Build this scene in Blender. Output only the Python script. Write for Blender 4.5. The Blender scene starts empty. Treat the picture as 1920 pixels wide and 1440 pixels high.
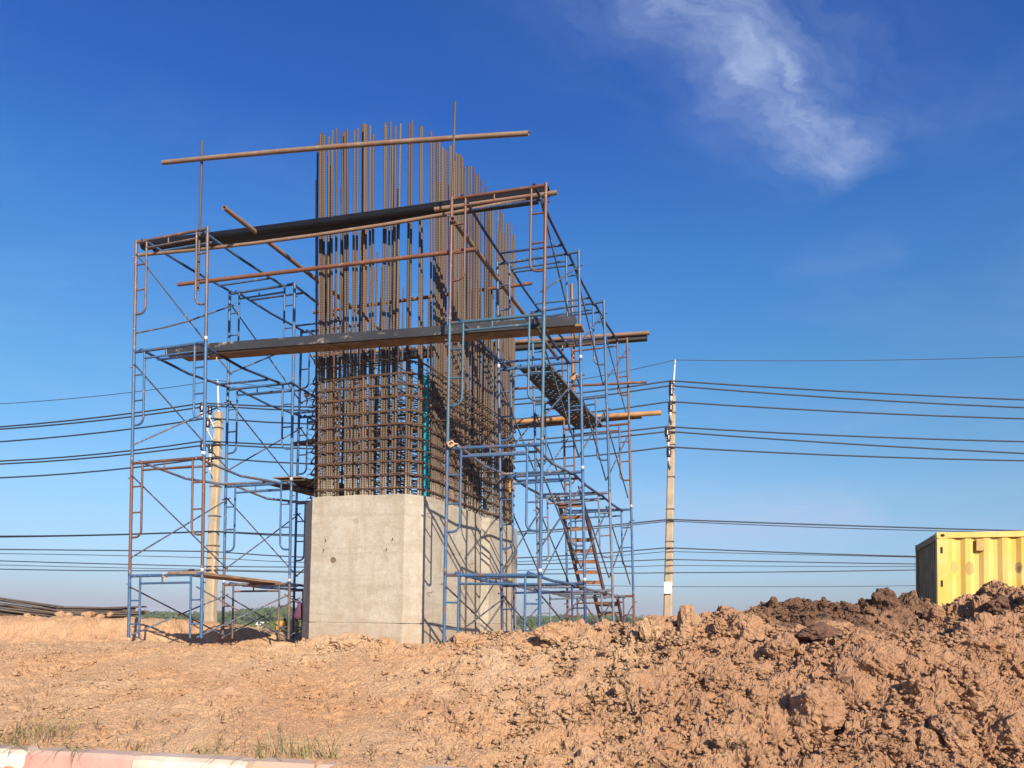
import bpy, math, random
import numpy as np
from mathutils import Vector, Matrix, noise as mnoise

rnd = random.Random(7)
nrng = np.random.default_rng(11)
sc = bpy.context.scene
col = sc.collection

# ------------------------------------------------------------------ camera
F, CX, CY, PITCH, ROLL, CAMZ = 1480.0, 960.0, 1098.0, 0.044, 0.015, 1.5
cd = bpy.data.cameras.new('camera'); cam = bpy.data.objects.new('camera', cd); col.objects.link(cam)
cd.sensor_width = 36.0; cd.lens = F / 1920 * 36.0
cd.shift_y = (CY - 720) / 1920
cd.clip_start = 0.1; cd.clip_end = 9000
cam.matrix_world = (Matrix.Translation((0, 0, CAMZ)) @ Matrix.Rotation(math.pi / 2 + PITCH, 4, 'X') @ Matrix.Rotation(ROLL, 4, 'Z'))
sc.camera = cam

# ------------------------------------------------------------------ sky, sun, exposure
SUN_EL = math.radians(27.0); SUN_AZ = math.radians(159.0)      # azimuth clockwise from +Y
world = bpy.data.worlds.new('World'); sc.world = world; world.use_nodes = True
wn = world.node_tree; bg = wn.nodes['Background']
sky = wn.nodes.new('ShaderNodeTexSky'); sky.sky_type = 'NISHITA'; sky.sun_disc = False
sky.sun_elevation = SUN_EL; sky.sun_rotation = SUN_AZ
sky.altitude = 50; sky.air_density = 1.0; sky.dust_density = 0.55; sky.ozone_density = 3.2
SKY_STRENGTH = 0.095
bg.inputs[1].default_value = SKY_STRENGTH
sd = bpy.data.lights.new('sun', 'SUN'); sun = bpy.data.objects.new('sun', sd); col.objects.link(sun)
sd.energy = 5.0; sd.angle = math.radians(0.53); sd.color = (1.0, 0.86, 0.68)
to_sun = Vector((math.sin(SUN_AZ) * math.cos(SUN_EL), math.cos(SUN_AZ) * math.cos(SUN_EL), math.sin(SUN_EL)))
sun.rotation_euler = to_sun.to_track_quat('Z', 'Y').to_euler()
sun.location = to_sun * 40
sc.view_settings.view_transform = 'Standard'; sc.view_settings.look = 'None'
sc.view_settings.exposure = 0.62; sc.view_settings.gamma = 1.0; sc.view_settings.use_curve_mapping = False
sc.cycles.max_bounces = 6; sc.cycles.transparent_max_bounces = 8


def wnode(kind, **kw):
    n = wn.nodes.new(kind)
    for k, v in kw.items(): setattr(n, k, v)
    return n


def wmath(op, a, b=None, c=None, clamp=False):
    n = wn.nodes.new('ShaderNodeMath'); n.operation = op; n.use_clamp = clamp
    for i, v in enumerate((a, b, c)):
        if v is None: continue
        if isinstance(v, (int, float)): n.inputs[i].default_value = v
        else: wn.links.new(v, n.inputs[i])
    return n.outputs[0]


def ray(px, py):
    x0, y0 = px - CX, py - CY
    c, s = math.cos(ROLL), math.sin(ROLL)
    x = (x0 * c + y0 * s) / F; y = (-x0 * s + y0 * c) / F
    cp, sp = math.cos(PITCH), math.sin(PITCH)
    return Vector((x, cp + y * sp, sp - y * cp))


def build_clouds():
    tc = wnode('ShaderNodeTexCoord'); sep = wnode('ShaderNodeSeparateXYZ')
    wn.links.new(tc.outputs['Generated'], sep.inputs[0])
    X, Y, Z = sep.outputs
    zc = wmath('ADD', wmath('MAXIMUM', Z, 0.0), 0.08)
    px = wmath('DIVIDE', X, zc); py = wmath('DIVIDE', Y, zc)

    def P(a, b):
        d = ray(a, b).normalized(); z = max(d.z, 0) + 0.08
        return d.x / z, d.y / z
    cmb = wnode('ShaderNodeCombineXYZ'); wn.links.new(px, cmb.inputs[0]); wn.links.new(py, cmb.inputs[1])

    def noise(scale, detail, rough, dist, stretch=(1, 1, 1), rot=0.0, loc=(0, 0, 0)):
        mp = wnode('ShaderNodeMapping'); mp.inputs['Scale'].default_value = stretch
        mp.inputs['Rotation'].default_value = (0, 0, rot); mp.inputs['Location'].default_value = loc
        wn.links.new(cmb.outputs[0], mp.inputs[0])
        n = wnode('ShaderNodeTexNoise'); n.inputs['Scale'].default_value = scale; n.inputs['Detail'].default_value = detail
        n.inputs['Roughness'].default_value = rough; n.inputs['Distortion'].default_value = dist
        wn.links.new(mp.outputs[0], n.inputs['Vector'])
        return n.outputs['Fac']
    warp1 = wmath('MULTIPLY', wmath('SUBTRACT', noise(3.2, 6, .6, 0), .5), .30)
    warp2 = wmath('MULTIPLY', wmath('SUBTRACT', noise(3.2, 6, .6, 0, loc=(7, 3, 0)), .5), .30)
    wx = wmath('ADD', px, warp1); wy = wmath('ADD', py, warp2)

    def streak(a, b, width, taper):
        ax, ay = P(*a); bx, by = P(*b)
        dx, dy = bx - ax, by - ay; L = math.hypot(dx, dy); dx /= L; dy /= L
        rx = wmath('SUBTRACT', wx, ax); ry = wmath('SUBTRACT', wy, ay)
        t = wmath('ADD', wmath('MULTIPLY', rx, dx), wmath('MULTIPLY', ry, dy))
        n = wmath('ADD', wmath('MULTIPLY', rx, -dy), wmath('MULTIPLY', ry, dx))
        tn = wmath('DIVIDE', t, L)
        w = wmath('ADD', wmath('MULTIPLY', wmath('SUBTRACT', 1.0, wmath('MINIMUM', wmath('MAXIMUM', tn, 0), 1.0)), width * taper), width)
        g = wmath('POWER', math.e, wmath('MULTIPLY', wmath('POWER', wmath('ABSOLUTE', wmath('DIVIDE', n, w)), 2.0), -1.0))
        e1 = wmath('MULTIPLY', wmath('ADD', tn, .75), 1.6, clamp=True)
        e2 = wmath('MULTIPLY', wmath('SUBTRACT', 1.12, tn), 5.0, clamp=True)
        return wmath('MULTIPLY', g, wmath('MULTIPLY', e1, e2))
    fine = noise(5.0, 8, .58, .15, stretch=(1.0, 2.1, 1), rot=.5)
    fine2 = wmath('MULTIPLY', wmath('SUBTRACT', fine, .22), 1.7, clamp=True)
    (fx0, fy0), (fx1, fy1) = P(1225, -20), P(1592, 322); fl = math.hypot(fx1 - fx0, fy1 - fy0); ux, uy = (fx1 - fx0) / fl, (fy1 - fy0) / fl
    fa_ = wmath('ADD', wmath('MULTIPLY', wx, ux), wmath('MULTIPLY', wy, uy)); fb_ = wmath('ADD', wmath('MULTIPLY', wx, -uy), wmath('MULTIPLY', wy, ux))
    fc = wnode('ShaderNodeCombineXYZ'); wn.links.new(wmath('MULTIPLY', wmath('ADD', fa_, wmath('MULTIPLY', fb_, .8)), 3.0), fc.inputs[0]); wn.links.new(wmath('MULTIPLY', fb_, 11.0), fc.inputs[1])
    fn = wnode('ShaderNodeTexNoise'); fn.inputs['Scale'].default_value = 2.0; fn.inputs['Detail'].default_value = 8; fn.inputs['Roughness'].default_value = .58; wn.links.new(fc.outputs[0], fn.inputs['Vector'])
    fib = wmath('MULTIPLY', wmath('SUBTRACT', fn.outputs['Fac'], .25), 1.9, clamp=True)
    main = wmath('MULTIPLY', streak((1240, -20), (1605, 318), .055, 0.25), wmath('ADD', .18, wmath('MULTIPLY', fib, wmath('ADD', .35, wmath('MULTIPLY', fine2, .75)))))
    w2 = wmath('MULTIPLY', streak((1540, 500), (1690, 468), .05, .5), .10); w3 = wmath('MULTIPLY', streak((1330, 985), (1640, 962), .55, .6), .6)
    halo = wmath('MULTIPLY', streak((1260, -60), (1640, 300), .15, .3), wmath('MULTIPLY', wmath('ADD', .1, fib), .22))
    main = wmath('ADD', wmath('MULTIPLY', main, .80), halo)
    main = wmath('ADD', main, wmath('MULTIPLY', wmath('ADD', w2, w3), wmath('ADD', .35, fine2)))
    # thin veil that drifts over the whole sky
    veil = wmath('MULTIPLY', wmath('SUBTRACT', noise(.55, 8, .6, .9, stretch=(1, 1.6, 1), rot=.7, loc=(3.1, .7, 0)), .47), 1.6, clamp=True)
    veil = wmath('MULTIPLY', veil, wmath('ADD', .12, wmath('MULTIPLY', fine2, .6)))
    tot = wmath('ADD', wmath('MULTIPLY', main, .90), wmath('MULTIPLY', veil, .95), clamp=True)
    mix = wnode('ShaderNodeMix', data_type='RGBA')
    wn.links.new(tot, mix.inputs[0])
    hs = wnode('ShaderNodeHueSaturation'); hs.inputs['Saturation'].default_value = 1.30
    wn.links.new(sky.outputs[0], hs.inputs['Color'])
    # air tint by height above the horizon, the same all round: dusty lavender low down, deep blue above
    rp = wnode('ShaderNodeValToRGB'); el = rp.color_ramp.elements
    TINT = [(0.0, (.40, .44, .80)), (.055, (.58, .62, .82)), (.152, (1.04, .90, .88)), (.285, (1.12, 1.03, .98)), (.42, (1.12, 1.0, 1.12)), (.55, (.85, .76, 1.13)), (1.0, (.72, .66, 1.12))]
    while len(el) < len(TINT): el.new(.5)
    for e, (p, c) in zip(el, TINT): e.position = p; e.color = (*[v / 1.2 for v in c], 1)
    wn.links.new(wmath('MAXIMUM', Z, 0.0), rp.inputs[0])
    tm_ = wnode('ShaderNodeMix', data_type='RGBA', blend_type='MULTIPLY'); tm_.inputs[0].default_value = 1.0
    wn.links.new(hs.outputs[0], tm_.inputs[6]); wn.links.new(rp.outputs[0], tm_.inputs[7])
    vm = wnode('ShaderNodeVectorMath', operation='SCALE'); vm.inputs['Scale'].default_value = 1.2; wn.links.new(tm_.outputs[2], vm.inputs[0])
    wn.links.new(vm.outputs[0], mix.inputs[6]); mix.inputs[7].default_value = (3.3, 4.05, 5.7, 1)
    wn.links.new(mix.outputs[2], bg.inputs[0])


build_clouds()

# ------------------------------------------------------------------ projection helpers (photo pixels of a 1920x1440 frame -> places)


def at_y(px, py, Y):
    d = ray(px, py); return d * (Y / d.y) + Vector((0, 0, CAMZ))


def at_z(px, py, Z):
    d = ray(px, py); return d * ((Z - CAMZ) / d.z) + Vector((0, 0, CAMZ))


def at_plane(px, py, p, q):
    """the point of the sight line on the vertical plane through plan points p and q"""
    d = ray(px, py); nx, ny = -(q[1] - p[1]), q[0] - p[0]
    t = (p[0] * nx + p[1] * ny) / (d.x * nx + d.y * ny)
    return d * t + Vector((0, 0, CAMZ))


# ------------------------------------------------------------------ object helpers
def tag(o, label=None, cat=None, group=None, kind=None):
    if label: o['label'] = label
    if cat: o['category'] = cat
    if group: o['group'] = group
    if kind: o['kind'] = kind
    return o


def empty(name, loc=(0, 0, 0), mat=None, label=None, cat=None, group=None):
    o = bpy.data.objects.new(name, None); col.objects.link(o)
    if mat is not None: o.matrix_world = mat
    else: o.location = loc
    o.empty_display_size = .2
    return tag(o, label, cat, group)


def link(name, mesh, material=None, parent=None, m=None):
    o = bpy.data.objects.new(name, mesh); col.objects.link(o)
    if material is not None:
        if not mesh.materials: mesh.materials.append(material)
        elif mesh.materials[0] is not material:
            o.material_slots[0].link = 'OBJECT'; o.material_slots[0].material = material
    if parent is not None: o.parent = parent
    if m is not None: o.matrix_local = m
    return o


class MB:
    def __init__(s): s.v = []; s.f = []; s.sm = []

    def add(s, vs, fs, smooth=False):
        b = len(s.v); s.v += [tuple(v) for v in vs]
        s.f += [tuple(b + i for i in f) for f in fs]; s.sm += [smooth] * len(fs)

    def tube(s, pts, r, n=8, caps=True, closed=False, rs=None):
        pts = [Vector(p) for p in pts]; N = len(pts); rings = []
        t0 = None; ref = None
        for i, p in enumerate(pts):
            a = pts[i - 1] if (i > 0 or closed) else p
            b = pts[(i + 1) % N] if (i < N - 1 or closed) else p
            t = (b - a).normalized()
            if ref is None:
                ref = Vector((0, 0, 1)) if abs(t.z) < .9 else Vector((1, 0, 0))
            u = (ref - t * ref.dot(t)).normalized(); ref = u; w = t.cross(u)
            rr = rs[i] if rs else r
            rings.append([p + u * (rr * math.cos(2 * math.pi * k / n)) + w * (rr * math.sin(2 * math.pi * k / n)) for k in range(n)])
        vs = [v for R in rings for v in R]; fs = []
        M = N if closed else N - 1
        for i in range(M):
            j = (i + 1) % N
            for k in range(n):
                l = (k + 1) % n
                fs.append((i * n + k, i * n + l, j * n + l, j * n + k))
        s.add(vs, fs, True)
        if caps and not closed:
            s.add(rings[0], [tuple(range(n))[::-1]]); s.add(rings[-1], [tuple(range(n))])

    def box(s, lo, hi, M=None):
        x0, y0, z0 = lo; x1, y1, z1 = hi
        vs = [Vector(v) for v in ((x0, y0, z0), (x1, y0, z0), (x1, y1, z0), (x0, y1, z0), (x0, y0, z1), (x1, y0, z1), (x1, y1, z1), (x0, y1, z1))]
        if M is not None: vs = [M @ v for v in vs]
        s.add(vs, [(3, 2, 1, 0), (4, 5, 6, 7), (0, 1, 5, 4), (1, 2, 6, 5), (2, 3, 7, 6), (3, 0, 4, 7)])

    def beam(s, a, b, w, h, up=(0, 0, 1)):
        """box along a-b, width w (sideways), height h"""
        a, b = Vector(a), Vector(b); t = (b - a); L = t.length; t.normalize()
        side = t.cross(Vector(up)).normalized(); u = side.cross(t)
        M = Matrix((t, side, u)).transposed().to_4x4(); M.translation = a
        s.box((0, -w / 2, -h / 2), (L, w / 2, h / 2), M)

    def prism(s, poly, z0, z1):
        n = len(poly)
        lo = [(p[0], p[1], z0) for p in poly]; hi = [(p[0], p[1], z1) for p in poly]
        s.add(lo + hi, [(i, (i + 1) % n, n + (i + 1) % n, n + i) for i in range(n)])
        s.add(hi, [tuple(range(n))]); s.add(lo, [tuple(range(n))[::-1]])

    def lathe(s, prof, n=12, M=None):
        vs = []; fs = []
        for r, z in prof:
            for k in range(n):
                v = Vector((r * math.cos(2 * math.pi * k / n), r * math.sin(2 * math.pi * k / n), z))
                vs.append(M @ v if M is not None else v)
        for i in range(len(prof) - 1):
            for k in range(n):
                l = (k + 1) % n; fs.append((i * n + k, i * n + l, (i + 1) * n + l, (i + 1) * n + k))
        s.add(vs, fs, True)
        m = len(prof)
        s.add(vs[:n], [tuple(range(n))[::-1]]); s.add(vs[(m - 1) * n:], [tuple(range(n))])

    def mesh(s, name):
        me = bpy.data.meshes.new(name); me.from_pydata(s.v, [], s.f)
        me.polygons.foreach_set('use_smooth', s.sm); me.update(); return me

    def build(s, name, material, parent=None, m=None): return link(name, s.mesh(name), material, parent, m)


# ------------------------------------------------------------------ materials
class NT:
    def __init__(s, name):
        s.m = bpy.data.materials.new(name); s.m.use_nodes = True; s.t = s.m.node_tree
        s.b = s.t.nodes['Principled BSDF']; s.tc = s.t.nodes.new('ShaderNodeTexCoord'); s._oi = None; s._off = None

    def vec(s, vary=True, scale=(1, 1, 1), world=False):
        v = s.tc.outputs['Object']
        if world:
            g = s.t.nodes.new('ShaderNodeNewGeometry'); v = g.outputs['Position']
        if vary:
            oi = s.t.nodes.new('ShaderNodeObjectInfo'); mul = s.t.nodes.new('ShaderNodeVectorMath'); mul.operation = 'ADD'
            sc_ = s.t.nodes.new('ShaderNodeMath'); sc_.operation = 'MULTIPLY'; sc_.inputs[1].default_value = 37.0
            s.t.links.new(oi.outputs['Random'], sc_.inputs[0])
            s.t.links.new(v, mul.inputs[0]); s.t.links.new(sc_.outputs[0], mul.inputs[1]); v = mul.outputs[0]
        if scale != (1, 1, 1):
            mp = s.t.nodes.new('ShaderNodeMapping'); mp.inputs['Scale'].default_value = scale
            s.t.links.new(v, mp.inputs[0]); v = mp.outputs[0]
        return v

    def noise(s, scale, detail=4, rough=.55, dist=0, vec=None, vary=True, stretch=(1, 1, 1), world=False):
        n = s.t.nodes.new('ShaderNodeTexNoise')
        n.inputs['Scale'].default_value = scale; n.inputs['Detail'].default_value = detail
        n.inputs['Roughness'].default_value = rough; n.inputs['Distortion'].default_value = dist
        s.t.links.new(vec if vec is not None else s.vec(vary, stretch, world), n.inputs['Vector'])
        return n.outputs['Fac']

    def ramp(s, fac, stops):
        r = s.t.nodes.new('ShaderNodeValToRGB'); e = r.color_ramp.elements
        while len(e) < len(stops): e.new(.5)
        for el, (p, c) in zip(e, stops):
            el.position = p; el.color = (c, c, c, 1) if isinstance(c, (int, float)) else (*c, 1)
        s.t.links.new(fac, r.inputs[0]); return r.outputs[0]

    def mix(s, fac, a, b, mode='MIX'):
        n = s.t.nodes.new('ShaderNodeMix'); n.data_type = 'RGBA'; n.blend_type = mode
        for i, v in ((0, fac), (6, a), (7, b)):
            if isinstance(v, (int, float)): n.inputs[i].default_value = v
            elif isinstance(v, tuple): n.inputs[i].default_value = (*v, 1)
            else: s.t.links.new(v, n.inputs[i])
        return n.outputs[2]

    def math(s, op, a, b=0.0, clamp=False):
        n = s.t.nodes.new('ShaderNodeMath'); n.operation = op; n.use_clamp = clamp
        for i, v in enumerate((a, b)):
            if isinstance(v, (int, float)): n.inputs[i].default_value = v
            else: s.t.links.new(v, n.inputs[i])
        return n.outputs[0]

    def color(s, c):
        if isinstance(c, tuple): s.b.inputs['Base Color'].default_value = (*c, 1)
        else: s.t.links.new(c, s.b.inputs['Base Color'])
        return s

    def set(s, rough=.6, metal=0.0, spec=.5):
        if isinstance(rough, (int, float)): s.b.inputs['Roughness'].default_value = rough
        else: s.t.links.new(rough, s.b.inputs['Roughness'])
        s.b.inputs['Metallic'].default_value = metal; s.b.inputs['Specular IOR Level'].default_value = spec
        return s

    def bump(s, h, strength=.3, dist=.01):
        n = s.t.nodes.new('ShaderNodeBump'); n.inputs['Strength'].default_value = strength; n.inputs['Distance'].default_value = dist
        s.t.links.new(h, n.inputs['Height']); s.t.links.new(n.outputs[0], s.b.inputs['Normal']); return s


def painted(name, paint, worn=(.30, .29, .27), rust=(.16, .075, .04), wear=.5, rustiness=.5):
    n = NT(name)
    big = n.noise(5, 5, .6); fine = n.noise(38, 4, .6)
    tint = n.mix(n.ramp(n.noise(2.2, 3), [(.35, 0), (.7, 1)]), paint, tuple(c * .72 for c in paint))
    c = n.mix(n.ramp(big, [(.60 - .2 * rustiness, 0), (.72 - .14 * rustiness, 1)]), tint, rust)
    spots = n.math('MULTIPLY', n.ramp(fine, [(.52, 0), (.64, 1)]), n.ramp(n.noise(9, 4, .65), [(.62 - .22 * wear, 0), (.72 - .12 * wear, 1)]))
    c = n.mix(spots, c, worn)
    n.color(c).set(.48, 0, .5); n.bump(fine, .25, .004); return n.m


M = {}
M['blue'] = painted('blue_paint', (.045, .118, .250), wear=.55, rustiness=.12)
M['navy'] = painted('dark_blue_paint', (.026, .055, .145), wear=.5, rustiness=.2)
M['teal'] = painted('teal_paint', (.05, .130, .195), wear=.35, rustiness=.1)
M['rusty'] = painted('rusty_paint', (.155, .066, .044), worn=(.32, .24, .18), rust=(.13, .07, .05), wear=.4, rustiness=.6)
M['worn'] = painted('worn_grey_blue_paint', (.11, .15, .23), worn=(.42, .40, .36), rust=(.20, .12, .08), wear=.9, rustiness=.5)
M['brown'] = painted('brown_blue_paint', (.10, .088, .105), worn=(.36, .31, .27), rust=(.18, .10, .07), wear=.5, rustiness=.9)


def simple(name, c, rough=.6, metal=0, var=.25, scale=6, spec=.5, bump=0.0):
    n = NT(name); f = n.noise(scale, 5, .6)
    n.color(n.mix(n.ramp(f, [(.3, 0), (.72, 1)]), tuple(x * (1 - var) for x in c), tuple(min(1, x * (1 + var)) for x in c))).set(rough, metal, spec)
    if bump: n.bump(n.noise(scale * 6, 4), bump, .005)
    return n.m


M['galv'] = simple('galvanised_steel', (.50, .50, .49), .38, .0, .12, 20)
M['brace'] = painted('brace_steel', (.075, .085, .115), worn=(.40, .39, .38), rust=(.13, .075, .05), wear=.75, rustiness=.35)
M['tan_pole'] = painted('tan_rusty_pole', (.255, .17, .115), worn=(.40, .32, .25), rust=(.22, .115, .07), wear=.5, rustiness=.45)
M['rust_pole'] = painted('red_rust_pole', (.20, .09, .055), worn=(.36, .26, .19), rust=(.15, .065, .045), wear=.45, rustiness=.5)
M['bamboo'] = painted('yellow_timber_pole', (.50, .27, .11), worn=(.58, .42, .26), rust=(.30, .15, .07), wear=.4, rustiness=.35)
M['black_pipe'] = simple('black_plastic_pipe', (.008, .008, .010), .42, 0, .35, 4, .35)
M['dark_steel'] = simple('dark_channel_steel', (.03, .027, .027), .6, 0, .4, 5)
M['plank'] = simple('weathered_plank', (.25, .165, .105), .85, 0, .4, 5, .2, .3)
M['plank_dark'] = simple('dark_formwork_board', (.10, .07, .05), .9, 0, .45, 5, .2, .4)
M['rag'] = simple('dusty_rope', (.50, .34, .22), .95, 0, .3, 18, .1)
M['insulator'] = simple('brown_porcelain', (.03, .018, .016), .25, 0, .3, 9)
M['cable'] = simple('black_cable', (.012, .016, .03), .6, 0, .1, 3)
M['pvc'] = simple('turquoise_pipe', (.02, .36, .46), .3, 0, .15, 5)
M['deck'] = simple('perforated_deck_steel', (.055, .050, .05), .65, 0, .3, 8)
M['tread'] = simple('orange_brown_tread', (.24, .11, .06), .8, 0, .3, 9, .3, .2)
M['stringer'] = simple('rusty_stringer', (.10, .065, .06), .65, 0, .4, 9)
M['white_sign'] = simple('white_sign_plate', (.80, .78, .74), .5, 0, .04, 4)
M['ink'] = simple('grey_ink', (.12, .12, .13), .7, 0, .1, 4)
M['purple'] = simple('purple_bag', (.11, .035, .075), .8, 0, .3, 10)
M['yellow_can'] = simple('yellow_plastic', (.42, .27, .05), .55, 0, .3, 8)
M['blue_drum'] = simple('blue_plastic', (.03, .07, .32), .5, 0, .2, 8)
M['black_rag'] = simple('black_rag', (.02, .02, .022), .95, 0, .3, 8)


def mat_beam():
    n = NT('grey_blue_box_steel')
    f = n.noise(3.0, 6, .65, 1.2, stretch=(1.0, 1, 1.6)); g = n.noise(16, 5, .7)
    c = n.mix(n.ramp(n.noise(1.1, 3), [(.4, 0), (.65, 1)]), (.034, .036, .043), (.024, .024, .026))
    c = n.mix(n.math('MULTIPLY', n.ramp(f, [(.56, 0), (.66, 1)]), n.ramp(g, [(.44, 0), (.6, 1)])), c, (.30, .28, .25))
    c = n.mix(n.ramp(n.noise(.7, 4, .6), [(.64, 0), (.72, 1)]), c, (.22, .10, .05))
    n.color(c).set(.5, 0, .5); n.bump(g, .2, .004); return n.m


M['box_steel'] = mat_beam()


def mat_rebar():
    n = NT('rusty_ribbed_bar')
    oi = n.t.nodes.new('ShaderNodeObjectInfo')
    base = n.ramp(oi.outputs['Random'], [(0, (.080, .050, .034)), (.30, (.150, .116, .092)), (.55, (.098, .068, .050)), (.78, (.130, .096, .074)), (.92, (.125, .058, .031)), (1, (.24, .085, .030))])
    c = n.mix(n.ramp(n.noise(2.5, 4, .6, stretch=(1, 1, .35)), [(.35, 0), (.7, 1)]), base, (.215, .170, .132))
    # cement slurry on the lowest part near the concrete
    g = n.t.nodes.new('ShaderNodeNewGeometry'); sp = n.t.nodes.new('ShaderNodeSeparateXYZ'); n.t.links.new(g.outputs['Position'], sp.inputs[0])
    hz = n.math('MULTIPLY', n.math('SUBTRACT', 3.78, sp.outputs[2]), 2.2, True)
    slur = n.math('MULTIPLY', hz, n.ramp(n.noise(5, 5, .7), [(.42, 0), (.56, 1)]))
    c = n.mix(slur, c, (.44, .39, .31))
    wv = n.t.nodes.new('ShaderNodeTexWave'); wv.bands_direction = 'Z'; wv.inputs['Scale'].default_value = 12.0; wv.inputs['Distortion'].default_value = .3
    n.t.links.new(g.outputs['Position'], wv.inputs['Vector'])
    c = n.mix(n.math('MULTIPLY', n.ramp(wv.outputs['Fac'], [(.25, 1), (.6, 0)]), .38), c, (.045, .030, .022))  # shade between the ribs painted as dark bands
    n.color(c).set(.5, .25, .5); n.bump(wv.outputs['Fac'], .9, .008); return n.m


M['rebar'] = mat_rebar()
M['tie'] = simple('tie_bar', (.115, .066, .043), .65, .1, .35, 6)
M['pile_bar'] = simple('pile_bar', (.10, .075, .06), .7, .1, .45, 3)


def mat_concrete():
    n = NT('cast_concrete')
    v = n.vec(False)
    big = n.noise(.9, 5, .6, .5, vec=v); mid = n.noise(4.5, 6, .65, .3, vec=v); fine = n.noise(42, 4, .7, vec=v)
    c = n.mix(n.ramp(big, [(.32, 0), (.68, 1)]), (.365, .335, .275), (.455, .425, .365))
    c = n.mix(n.math('MULTIPLY', n.ramp(mid, [(.50, 0), (.68, 1)]), .55), c, (.30, .255, .19))
    streak = n.noise(2.6, 5, .6, .3, vec=None, vary=False, stretch=(2.5, 2.5, .28))
    c = n.mix(n.math('MULTIPLY', n.ramp(streak, [(.50, 0), (.68, 1)]), .6), c, (.33, .27, .19))
    band = n.noise(1.0, 5, .65, 1.2, vary=False, stretch=(.35, .35, 3.4))
    c = n.mix(n.math('MULTIPLY', n.ramp(band, [(.50, 0), (.60, 1)]), .42), c, (.31, .265, .20))
    c = n.mix(n.math('MULTIPLY', n.ramp(fine, [(.55, 0), (.72, 1)]), .45), c, (.58, .55, .48))
    gr = n.noise(13, 6, .75, .2, vec=v)
    c = n.mix(n.math('MULTIPLY', n.ramp(gr, [(.50, 0), (.64, 1)]), .45), c, (.30, .265, .205))
    c = n.mix(n.math('MULTIPLY', n.ramp(gr, [(.30, 1), (.44, 0)]), .4), c, (.56, .53, .46))
    pit = n.noise(75, 2, .5, vec=v)
    c = n.mix(n.math('MULTIPLY', n.ramp(pit, [(.70, 0), (.76, 1)]), .6), c, (.16, .13, .10))
    gp_ = n.t.nodes.new('ShaderNodeNewGeometry'); sz = n.t.nodes.new('ShaderNodeSeparateXYZ'); n.t.links.new(gp_.outputs['Position'], sz.inputs[0])
    spl = n.math('MULTIPLY', n.math('MULTIPLY', n.math('SUBTRACT', 1.75, sz.outputs[2]), 1.5, True), n.ramp(n.noise(6, 6, .7, .3, vec=v), [(.40, 0), (.62, 1)]))
    c = n.mix(n.math('MULTIPLY', spl, .7), c, (.40, .26, .15))      # mud splashed up from the ground
    n.color(c).set(.88, 0, .25)
    n.bump(n.math('ADD', n.math('MULTIPLY', fine, .6), gr), .55, .014); return n.m


M['concrete'] = mat_concrete()
M['pole_concrete'] = simple('pole_concrete', (.38, .31, .215), .85, 0, .18, 3, .3, .3)
M['form_mark'] = simple('form_hole_shade', (.17, .125, .09), .95, 0, .3, 20, .2)  # flat dark disc: shade of a shallow hole put into the colour
M['patch'] = simple('cement_patch', (.36, .31, .255), .9, 0, .15, 14, .2, .3)


def mat_soil(name, use_attr):
    n = NT(name)
    v = n.vec(False, world=True)
    a = n.noise(.55, 6, .6, .4, vec=v); b = n.noise(3.2, 7, .65, .3, vec=v); f = n.noise(26, 6, .72, vec=v); sp = n.noise(60, 3, .6, vec=v)
    c = n.mix(n.ramp(a, [(.34, 0), (.66, 1)]), (.54, .320, .175), (.58, .410, .260))
    c = n.mix(n.math('MULTIPLY', n.ramp(b, [(.46, 0), (.66, 1)]), .6), c, (.46, .265, .148))
    c = n.mix(n.math('MULTIPLY', n.ramp(f, [(.50, 0), (.70, 1)]), .40), c, (.64, .455, .29))
    c = n.mix(n.math('MULTIPLY', n.ramp(sp, [(.66, 0), (.74, 1)]), .5), c, (.64, .50, .34))
    if use_attr:
        at = n.t.nodes.new('ShaderNodeAttribute'); at.attribute_name = 'soil'
        sr = n.t.nodes.new('ShaderNodeSeparateColor'); n.t.links.new(at.outputs['Color'], sr.inputs[0])
        c = n.mix(sr.outputs[1], c, n.mix(n.ramp(b, [(.4, 0), (.65, 1)]), (.46, .272, .162), (.385, .215, .125)))        # browner mound clay
        c = n.mix(sr.outputs[0], c, n.mix(n.ramp(b, [(.4, 0), (.65, 1)]), (.085, .052, .040), (.16, .088, .058)))     # damp dark clay
        c = n.mix(sr.outputs[2], c, n.mix(n.ramp(a, [(.4, 0), (.6, 1)]), (.07, .10, .03), (.12, .13, .05)))           # grass plain
    n.color(c).set(.96, 0, .12)
    n.bump(n.math('ADD', n.math('MULTIPLY', f, .7), n.math('MULTIPLY', sp, .5)), 1.0, .05); return n.m


M['soil'] = mat_soil('laterite_soil', True)
M['clod'] = mat_soil('clod_soil', False)
M['soil2'] = mat_soil('loose_soil', True)


def mat_clod2(name, c1, c2):
    n = NT(name); v = n.vec(False, world=True)
    b = n.noise(7, 7, .65, .3, vec=v); f = n.noise(30, 6, .72, vec=v)
    c = n.mix(n.ramp(b, [(.36, 0), (.66, 1)]), c1, c2)
    c = n.mix(n.math('MULTIPLY', n.ramp(f, [(.52, 0), (.72, 1)]), .35), c, tuple(min(1, x * 1.5) for x in c2))
    n.color(c).set(.96, 0, .12); n.bump(n.math('ADD', b, f), .6, .03); return n.m


M['clod_brown'] = mat_clod2('brown_clod', (.37, .22, .135), (.31, .178, .11))
M['clod_dark'] = mat_clod2('dark_clod', (.11, .066, .048), (.18, .10, .066))

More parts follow.
